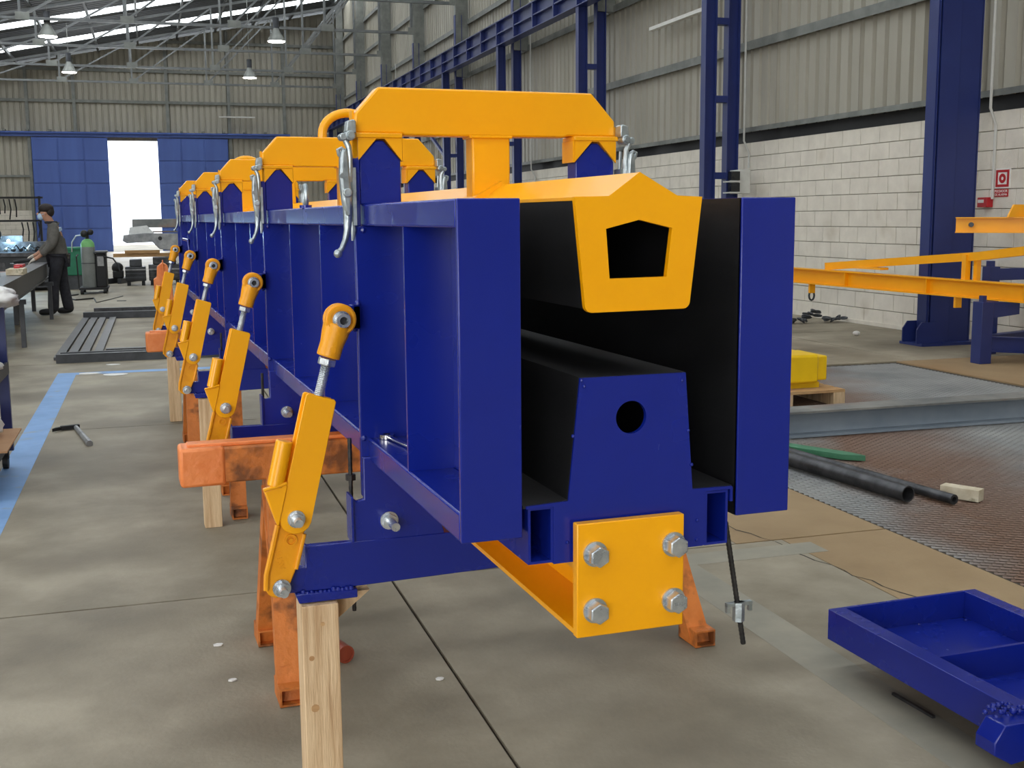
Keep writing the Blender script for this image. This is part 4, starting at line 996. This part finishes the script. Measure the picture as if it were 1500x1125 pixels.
# machine bench behind
bn = thing('machine_bench', (-3.2, 27, 0), 'dark machine bench with steel sections behind the worker', 'bench', F=FB)
part('body', MB().box(-6.0, -1.95, 26.2, 27.6, .05, .72), M['darkgrey'], bn, FB, bev=.02)
part('top', MB().box(-6.1, -1.9, 26.0, 27.8, .72, .80), M['steel'], bn, FB)
part('door_panel', MB().box(-3.4, -2.9, 26.17, 26.2, .15, .6).box(-2.75, -2.2, 26.17, 26.2, .15, .6), M['steel'], bn, FB)
r4 = random.Random(9)
solo('steel_section', MB().box(-6, -2.0, 26.3, 26.55, .80, 1.02).box(-6, -2.6, 26.9, 27.1, .80, 1.14), M['steel'], 'dark square steel sections lying on the machine bench', 'section', (-4, 26.5, .8), FB)
for k in range(7):
    x = -2.9+k*.14
    s_ = MB().tube([(x, 26.15, .84), (x+.1, 26.1, .92+.04*(k % 2)), (x+.16, 26.2, .86)], .018, 6).ball((x+.05, 26.12, .86), .045, 7, 5)
    solo('hand_tool', s_, M['zincl'] if k % 3 == 0 else M['dark'], '%s small hand tool from the left on the bench behind the worker' % ['first', 'second', 'third', 'fourth', 'fifth', 'sixth', 'seventh'][k], 'tool', (x, 26.15, .8), FB, group='hand tools on the machine bench')
t = thing('clamp_stand', (-1.95, 16.6, 0), 'dark upright clamp post standing at the work table', 'post', F=FB)
part('pole', MB().box(-1.98, -1.91, 16.57, 16.63, .64, 1.12), M['dark'], t, FB)
part('arm', MB().box(-2.09, -1.98, 16.58, 16.62, 1.0, 1.24), M['dark'], t, FB)
# welder at the far bench with arc
t = thing('welding_mask', (-3.1, 24.6, .8), 'dark welder mask and shoulders bent over a bright blue arc', 'welder', F=FB)
part('helmet', MB().ball((-3.02, 25.5, 1.18), .17, 14, 9, (1, 1, 1.05)), M['dark'], t, FB)
part('shoulders', MB().ball((-3.35, 25.6, .98), .33, 14, 9, (1, .7, .8)), M['cloth2'], t, FB)
solo('welding_arc', MB().ball((-2.82, 26.35, 1.045), .032, 8, 6), M['arc'], 'bright blue white welding arc spark', 'arc', (-2.82, 26.35, 1.02), FB)
pl = bpy.data.lights.new('arc_light', 'POINT'); pl.energy = 60; pl.color = (.45, .75, 1); pl.shadow_soft_size = .05
po = link(bpy.data.objects.new('arc_light', pl)); po.location = FB((-2.80, 26.15, 1.10))
# hanging cables on the rack by the rear block wall
rk3 = thing('cable_rack', (-5.2, 54, 0), 'dark horizontal rack rails before the rear block wall', 'rack', F=FB)
part('rail', MB().box(-9, -4.4, 54, 54.08, 1.42, 1.50), M['dark'], rk3, FB)
part('rail', MB().box(-9, -4.3, 54, 54.08, 2.40, 2.48), M['dark'], rk3, FB)
part('upright', MB().box(-7.7, -7.6, 54, 54.1, 0, 2.5), M['dark'], rk3, FB)
part('upright', MB().box(-4.5, -4.4, 54, 54.1, 0, 2.5), M['dark'], rk3, FB)
for k in range(9):
    x = -6.3+k*.22; L1 = .6+.3*r4.random(); zt_ = 2.38 if k < 5 else 1.4
    solo('hanging_cable', MB().tube([(x, 53.95, zt_), (x+.05, 53.95, zt_-L1*.5), (x-.03+.1*r4.random(), 53.95, zt_-L1)], .03, 6), M['dark'], '%s dark cable hanging from the %s rack rail, counted from the left' % (['first', 'second', 'third', 'fourth', 'fifth', 'first', 'second', 'third', 'fourth'][k], 'upper' if k < 5 else 'lower'), 'cable', (x, 53.95, zt_), FB, group='dark cables hanging on the rack')
# green container
t = thing('green_container', (-1.6, 26.5, 0), 'green plastic container behind the worker', 'container', F=FB)
part('tub', MB().prism([(-1.73, .30), (-1.33, .30), (-1.31, .86), (-1.75, .86)], 'y', 26.2, 26.9), M['green'], t, FB, bev=.02)
part('rim', MB().box(-1.77, -1.29, 26.17, 26.93, .84, .89), M['green'], t, FB, bev=.01)
part('stand', MB().box(-1.75, -1.31, 26.25, 26.85, 0, .30), M['darkgrey'], t, FB)
part('hose', MB().tube([(-1.30, 25.0, 1.16), (-1.45, 25.6, 1.14), (-1.56, 26.0, 1.0), (-1.58, 26.15, .8)], .014, 8), M['conduit'], t, FB)
# welding set: cart with cylinder
t = thing('welding_cart', (-1.0, 24.7, 0), 'black wheeled welding machine cart beside the grey gas cylinder', 'welding cart', F=FB)
part('cabinet', MB().box(-1.06, -.86, 24.55, 25.3, .13, .80), M['dark'], t, FB, bev=.02)
part('top_cover', MB().box(-1.08, -.84, 24.5, 25.32, .80, .84), M['darkgrey'], t, FB, bev=.01)
part('front_panel', MB().box(-1.02, -.90, 24.53, 24.55, .55, .74), M['steell'], t, FB)
part('base_tray', MB().box(-1.38, -.84, 24.35, 25.3, .09, .13), M['dark'], t, FB)
for x in (-1.33, -.9):
    for y in (24.4, 25.2): part('wheel', MB().tube([(x-.03, y, .06), (x+.03, y, .06)], .06, 14), M['dark'], t, FB)
part('torch_cable', MB().tube([(-.9, 24.5, .74), (-.72, 24.4, .70), (-.62, 24.35, .55), (-.60, 24.3, .45)], .016, 8), M['dark'], t, FB)
part('handle_bar', MB().tube([(-1.38, 24.4, .13), (-1.4, 24.4, .75), (-1.38, 24.6, .78)], .014, 8), M['dark'], t, FB)
t = thing('gas_cylinder', (-1.19, 24.62, .13), 'grey gas cylinder with light green shoulder on the welding cart', 'gas cylinder', F=FB)
part('body', MB().tube([(-1.19, 24.62, .13), (-1.19, 24.62, .15), (-1.19, 24.62, .93)], [.125, .135, .135], 24), M['cylgrey'], t, FB)
part('shoulder', MB().tube([(-1.19, 24.62, .93), (-1.19, 24.62, 1.0), (-1.19, 24.62, 1.06), (-1.19, 24.62, 1.09)], [.135, .128, .09, .04], 24), M['cylgreen'], t, FB)
part('valve', MB().tube([(-1.19, 24.62, 1.09), (-1.19, 24.62, 1.2)], .035, 10).ball((-1.24, 24.58, 1.19), .075, 10, 6).ball((-1.12, 24.58, 1.22), .06, 10, 6), M['dark'], t, FB)
part('band', MB().pipe((-1.19, 24.62, .60), (-1.19, 24.62, .615), .139, .13, 24), M['darkgrey'], t, FB)
cbn = MB().tube([(-1.4, 24.3, .012), (-1.65, 23.6, .012), (-1.35, 22.6, .012), (-1.05, 22.9, .012), (-.95, 21.6, .012), (-.75, 22.4, .012), (-.55, 23.3, .012)], .014, 6)
solo('welding_cable', cbn, M['dark'], 'thin black cable curling on the floor before the welding cart', 'cable', (-1.1, 22.8, 0), FB)
solo('steel_offcut', MB().box(-.62, -.46, 21.9, 22.0, 0, .02), M['dark'], 'small dark offcut on the floor right of the cable', 'offcut', (-.5, 21.9, 0), FB)
# stack of steel on timbers
yS = 27.5
st = thing('timber_bearer', (-.15, yS, .66), 'long orange brown timber plank across the steel stack', 'timber', F=FB)
part('plank', MB().box(-.80, 1.2, yS-.10, yS+.1, .63, .71), M['woodx'], st, FB)
part('plank', MB().box(-.55, .2, yS-.14, yS-.04, .71, .78), M['woodx'], st, FB)
for nm_, bx_, m__, lab in (
    ('machine_part', (-.56, -.12, yS-.3, yS+.3, .0, .58), 'darkgrey', 'dark cast machine part left under the timber plank'),
    ('machine_part', (-.06, .62, yS-.25, yS+.4, .0, .62), 'steel', 'dark square machine part right under the timber plank')):
    mt = thing(nm_, (bx_[0]+.2, yS, 0), lab, 'machine part', 'machine parts under the timber plank', FB)
    x0, x1, y0, y1, za, zb_ = bx_
    part('block', MB().box(x0, x1, y0, y1, .1, zb_-.16), M[m__], mt, FB, bev=.02)
    part('upper_block', MB().box(x0+.1, x1-.08, y0, y1, zb_-.16, zb_), M[m__], mt, FB, bev=.02)
    for k in range(3): part('cooling_fin', MB().box(x0+.0, x1, y0-.05, y0, .16+.09*k, .19+.09*k), M['steell'] if k == 2 else M[m__], mt, FB)
    part('foot', MB().box(x0+.03, x0+.1, y0, y1, 0, .1).box(x1-.1, x1-.03, y0, y1, 0, .1), M['dark'], mt, FB)
mt = thing('steel_beam', (.2, yS, .78), 'thick grey steel beam with bolt hole on the timber plank', 'beam', F=FB)
part('beam', MB().prism([(-.58, .99), (-.5, .94), (.05, .96), (.2, .80), (.62, .74), (.62, 1.14), (-.1, 1.16), (-.56, 1.12)], 'y', yS-.2, yS+.2), M['steell'], mt, FB, bev=.01)
part('bolt_hole', MB().tube([(.22, yS-.21, 1.04), (.22, yS-.195, 1.04)], .045, 14), M['dark'], mt, FB)
solo('steel_plate', MB().prism([(-.45, 1.13), (.12, 1.135), (-.05, 1.33), (-.42, 1.29)], 'y', yS-.19, yS-.13), M['paper'], 'white sheet leaning on the upper grey beam of the stack', 'sheet', (-.2, yS, 1.15), FB)
solo('steel_beam', MB().box(-.36, .9, yS-.15, yS+.25, 1.28, 1.47).box(-.1, .9, yS-.1, yS+.2, 1.17, 1.20), M['rust'], 'upper grey steel beam lying on top of the stack', 'beam', (.2, yS, 1.17), FB, bev=.01)
t = thing('engine_block', (-.75, 28.5, 0), 'small dark machine on skids left of the steel stack', 'machine', F=FB)
part('skid', MB().bar((-1.0, 28.2, .06), (-.42, 29.6, .06), .09, .12).bar((-.72, 28.2, .06), (-.25, 29.6, .06), .09, .12), M['darkgrey'], t, FB)
part('body', MB().box(-.86, -.62, 28.3, 28.7, .12, .3), M['dark'], t, FB, bev=.03)
part('motor', MB().ball((-.75, 28.4, .36), .13, 10, 7), M['dark'], t, FB)
t = thing('orange_hopper', (.13, 16, 0), 'small orange pointed steel hopper beyond the farthest strut', 'hopper', F=FB)
part('body', MB().prism([(.02, .40), (.26, .40), (.25, .68), (.20, .86), (.14, .90), (.07, .84), (.06, .70), (.02, .68)], 'y', 15.9, 16.1), M['orangep'], t, FB, bev=.012)
part('fin', MB().box(.135, .15, 15.86, 15.9, .66, .93), M['orangep'], t, FB)
part('leg', MB().box(.05, .1, 15.95, 16.05, 0, .4).box(.18, .23, 15.95, 16.05, 0, .4), M['darkgrey'], t, FB)

# blue trolley at the left edge
t = thing('tool_trolley', (-1.1, 7.0, 0), 'dark blue wheeled trolley at the left edge with shelves', 'trolley', F=FB)
for y in (6.4, 7.35):
    for x in (-.865, -1.55): part('upright', MB().box(x-.028, x+.028, y-.02, y+.02, .10, 1.0), M['bluedk'], t, FB)
for z in (.16, .56, .96):
    part('shelf', MB().box(-1.58, -.84, 6.38, 7.37, z, z+.03).box(-.85, -.835, 6.38, 7.37, z, z+.07), M['darkgrey'], t, FB)
for y in (6.45, 7.3):
    for x in (-.88, -1.52):
        part('caster', MB().tube([(x-.015, y, .045), (x+.015, y, .045)], .045, 14).box(x-.02, x+.02, y-.02, y+.02, .06, .12), M['dark'], t, FB)
solo('cardboard_sheet', MB().box(-1.3, -.78, 6.55, 7.28, .232, .242), M['card'], 'brown cardboard sheet sticking out of the trolley', 'cardboard', (-1.1, 6.9, .235), FB)
solo('cardboard_stack', MB().box(-1.45, -.92, 6.6, 7.25, .19, .232), M['card'], 'cardboard stack lying on the low shelf of the trolley', 'cardboard', (-1.2, 6.9, .19), FB)
bm = bmesh.new(); bmesh.ops.create_icosphere(bm, subdivisions=3, radius=1)
def lumpy(name, c, sc, m, lab, cat, seed, amp=.22):
    from mathutils import noise
    bm = bmesh.new(); bmesh.ops.create_icosphere(bm, subdivisions=4, radius=1)
    for v in bm.verts:
        n = noise.noise(v.co*1.7+Vector((seed, 0, 0)))*amp+noise.noise(v.co*5+Vector((seed, 3, 0)))*amp*.4
        v.co *= 1+n; v.co.x *= sc[0]; v.co.y *= sc[1]; v.co.z *= sc[2]
    me = bpy.data.meshes.new(name); bm.to_mesh(me); bm.free(); me.materials.append(m)
    me.polygons.foreach_set('use_smooth', [True]*len(me.polygons))
    o = link(bpy.data.objects.new(name, me)); o.location = FB(c); return tag(o, lab, cat)
lumpy('plastic_bag', (-.93, 6.95, 1.04), (.20, .22, .075), M['paper'], 'crumpled white plastic bag on top of the trolley', 'bag', 1, .4)
lumpy('plastic_bag', (-.99, 6.9, .66), (.15, .2, .07), M['paper'], 'crumpled white plastic bag on the middle trolley shelf', 'bag', 5, .4)
lumpy('plastic_bag', (-.95, 6.95, .33), (.10, .2, .085), M['paper'], 'crumpled white plastic wrap above the cardboard on the trolley', 'bag', 9, .4)
bm.free()

# ================================================================== THE WORKER
def skin_mesh(name, pts, edges, mat_, parent, org, sub=2):
    me = bpy.data.meshes.new(name); me.from_pydata([p[0] for p in pts], edges, []); me.update()
    o = bpy.data.objects.new(name, me); COL.objects.link(o)
    m = o.modifiers.new('skin', 'SKIN'); m.use_smooth_shade = True
    lay = me.skin_vertices[0].data
    for i, p in enumerate(pts):
        r_ = p[1] if isinstance(p[1], tuple) else (p[1], p[1]); lay[i].radius = r_
    lay[0].use_root = True
    ss = o.modifiers.new('sub', 'SUBSURF'); ss.levels = sub; ss.render_levels = sub
    dg = bpy.context.evaluated_depsgraph_get(); dg.update()
    out = bpy.data.meshes.new_from_object(o.evaluated_get(dg)); bpy.data.objects.remove(o)
    out.materials.clear(); out.materials.append(mat_)
    out.polygons.foreach_set('use_smooth', [True]*len(out.polygons))
    c = link(bpy.data.objects.new(name, out)); c.parent = parent; return c
PX, PY = -1.40, 19.35
pe = thing('person', (PX, PY, 0), 'person in grey work jacket, dark trousers and light blue mask at the bench', 'person', F=FB)
pe.rotation_euler = (0, 0, -B_ANG)
# local frame: -x is where the person faces, +y away from the camera
J = dict(pel=(0.03, 0, .90), w=(.03, 0, 1.02), ch=(.01, 0, 1.25), nk=(-.05, 0, 1.42), hd=(-.13, 0, 1.55), ht=(-.12, 0, 1.66),
         lh=(0.02, -.09, .86), lk=(-.06, -.10, .47), la=(-.10, -.11, .09), lt=(-.27, -.12, .04),
         rh=(0.04, .09, .86), rk=(.07, .11, .47), ra=(.13, .12, .09), rt=(-.02, .13, .04),
         ls=(.02, -.19, 1.36), le=(-.02, -.25, 1.10), lw=(-.24, -.22, .90), ln=(-.31, -.21, .86),
         rs=(.0, .19, 1.36), re=(-.08, .24, 1.12), rw=(-.30, .17, .93), rn=(-.37, .15, .90))
def chain(names, radii): return [(J[n], r_) for n, r_ in zip(names, radii)]
body_pts = chain(['pel', 'w', 'ch', 'nk', 'hd', 'ht', 'lh', 'lk', 'la', 'lt', 'rh', 'rk', 'ra', 'rt', 'ls', 'le', 'lw', 'ln', 'rs', 're', 'rw', 'rn'],
    [(.12, .09), (.12, .09), (.13, .10), .055, .088, .07, .085, .055, .04, .035, .085, .055, .04, .035, .055, .042, .03, .03, .055, .042, .03, .03])
ix = {n: i for i, n in enumerate(['pel', 'w', 'ch', 'nk', 'hd', 'ht', 'lh', 'lk', 'la', 'lt', 'rh', 'rk', 'ra', 'rt', 'ls', 'le', 'lw', 'ln', 'rs', 're', 'rw', 'rn'])}
E_ = [('pel', 'w'), ('w', 'ch'), ('ch', 'nk'), ('nk', 'hd'), ('hd', 'ht'), ('pel', 'lh'), ('lh', 'lk'), ('lk', 'la'), ('la', 'lt'), ('pel', 'rh'), ('rh', 'rk'), ('rk', 'ra'), ('ra', 'rt'), ('ch', 'ls'), ('ls', 'le'), ('le', 'lw'), ('lw', 'ln'), ('ch', 'rs'), ('rs', 're'), ('re', 'rw'), ('rw', 'rn')]
skin_mesh('body', body_pts, [(ix[a], ix[b]) for a, b in E_], M['skin'], pe, None)
jk = [(J['w'], (.17, .135)), ((.03, 0, .93), (.165, .135)), (J['ch'], (.175, .14)), ((-.035, 0, 1.385), (.10, .085)), ((-.06, 0, 1.43), (.07, .065)),
      (J['ls'], .085), (J['le'], .072), ((-.20, -.225, .93), .05), (J['rs'], .085), (J['re'], .072), ((-.26, .185, .955), .05)]
skin_mesh('jacket', jk, [(0, 1), (0, 2), (2, 3), (3, 4), (2, 5), (5, 6), (6, 7), (2, 8), (8, 9), (9, 10)], M['cloth'], pe, None)
tr = [((.035, 0, .92), (.155, .125)), (J['lh'], .11), (J['lk'], .088), ((-.085, -.11, .03), .088), (J['rh'], .11), (J['rk'], .088), ((.135, .12, .03), .088)]
skin_mesh('trousers', tr, [(0, 1), (1, 2), (2, 3), (0, 4), (4, 5), (5, 6)], M['cloth2'], pe, None)
for a, b in (('la', 'lt'), ('ra', 'rt')):
    A_ = Vector(J[a]); B_ = Vector(J[b]); skin_mesh('boot', [(tuple(A_+Vector((.02, 0, .06))), .07), (tuple(A_+Vector((.03, 0, -.035))), (.07, .06)), (tuple(B_+Vector((.05, 0, .015))), (.062, .055)), (tuple(B_+Vector((-.03, 0, 0.005))), (.05, .042))], [(0, 1), (1, 2), (2, 3)], M['dark'], pe, None)
WLOC[pe.name] = Vector((0, 0, 0))
def lpart(name, mb, m):
    me = mesh_of(name, mb, m, FW, Vector((0, 0, 0))); o = link(bpy.data.objects.new(name, me)); o.parent = pe; return o
lpart('hair', MB().ball((-.105, 0, 1.635), .112, 16, 10, (1.0, .86, .72)).ball((-.055, 0, 1.59), .085, 12, 8, (.8, 1.0, 1.0)), M['hair'])
lpart('face_mask', MB().ball((-.185, 0, 1.515), .062, 14, 9, (.85, .95, .9)), M['mask'])
lpart('nose', MB().ball((-.228, 0, 1.555), .02, 8, 6), M['skin'])
for s_ in (-1, 1):
    lpart('ear', MB().ball((-.115, s_*.088, 1.56), .028, 8, 6, (.7, .4, 1)), M['skin'])
    lpart('eye', MB().ball((-.212, s_*.033, 1.582), .011, 8, 6), M['hair'])
    lpart('mask_strap', MB().tube([(-.18, s_*.055, 1.54), (-.12, s_*.092, 1.56)], .004, 6), M['mask'])
lpart('reflective_patch', MB().bar((.10, -.10, 1.33), (.055, -.165, 1.30), .03, .05), M['mask'])
lpart('collar', MB().tube([(-.045+.075*math.cos(R(a)), .075*math.sin(R(a)), 1.425) for a in range(0, 360, 24)], .022, 8, closed=True), M['cloth2'])
for s_, n in ((-1, 'l'), (1, 'r')):
    p = Vector(J[n+'n']); d = (p-Vector(J[n+'w'])).normalized()
    gl = [(tuple(p-d*.05), (.032, .03)), (tuple(p), (.04, .026)), (tuple(p+d*.04), (.036, .022))]; ed = [(0, 1), (1, 2)]
    for q in range(4):
        o_ = Vector((0, (q-1.5)*.019, 0)); L1 = (.035, .042, .04, .03)[q]
        gl.append((tuple(p+d*.055+o_), .009)); gl.append((tuple(p+d*(.055+L1)+o_+Vector((0, 0, -.02))), .008)); gl.append((tuple(p+d*(.05+L1)+o_+Vector((.012, 0, -.045))), .007))
        k = len(gl); ed += [(2, k-3), (k-3, k-2), (k-2, k-1)]
    gl.append((tuple(p+Vector((-.01, -s_*.035, .012))), .010)); gl.append((tuple(p+d*.035+Vector((0, -s_*.045, .0))), .009)); k = len(gl); ed += [(1, k-2), (k-2, k-1)]
    skin_mesh('glove', gl, ed, M['glove'], pe, None, 1)
t = thing('grinder', (PX-.42, PY, .83), 'dark slim power tool held in the worker hands', 'power tool', F=FB)
part('body', MB().tube([(PX-.28, PY-.12, .87), (PX-.45, PY-.03, .845), (PX-.62, PY+.02, .825)], [.025, .03, .022], 12), M['dark'], t, FB)
part('disc', MB().tube([(PX-.62, PY+.02, .80), (PX-.62, PY+.02, .806)], .055, 18), M['steell'], t, FB)
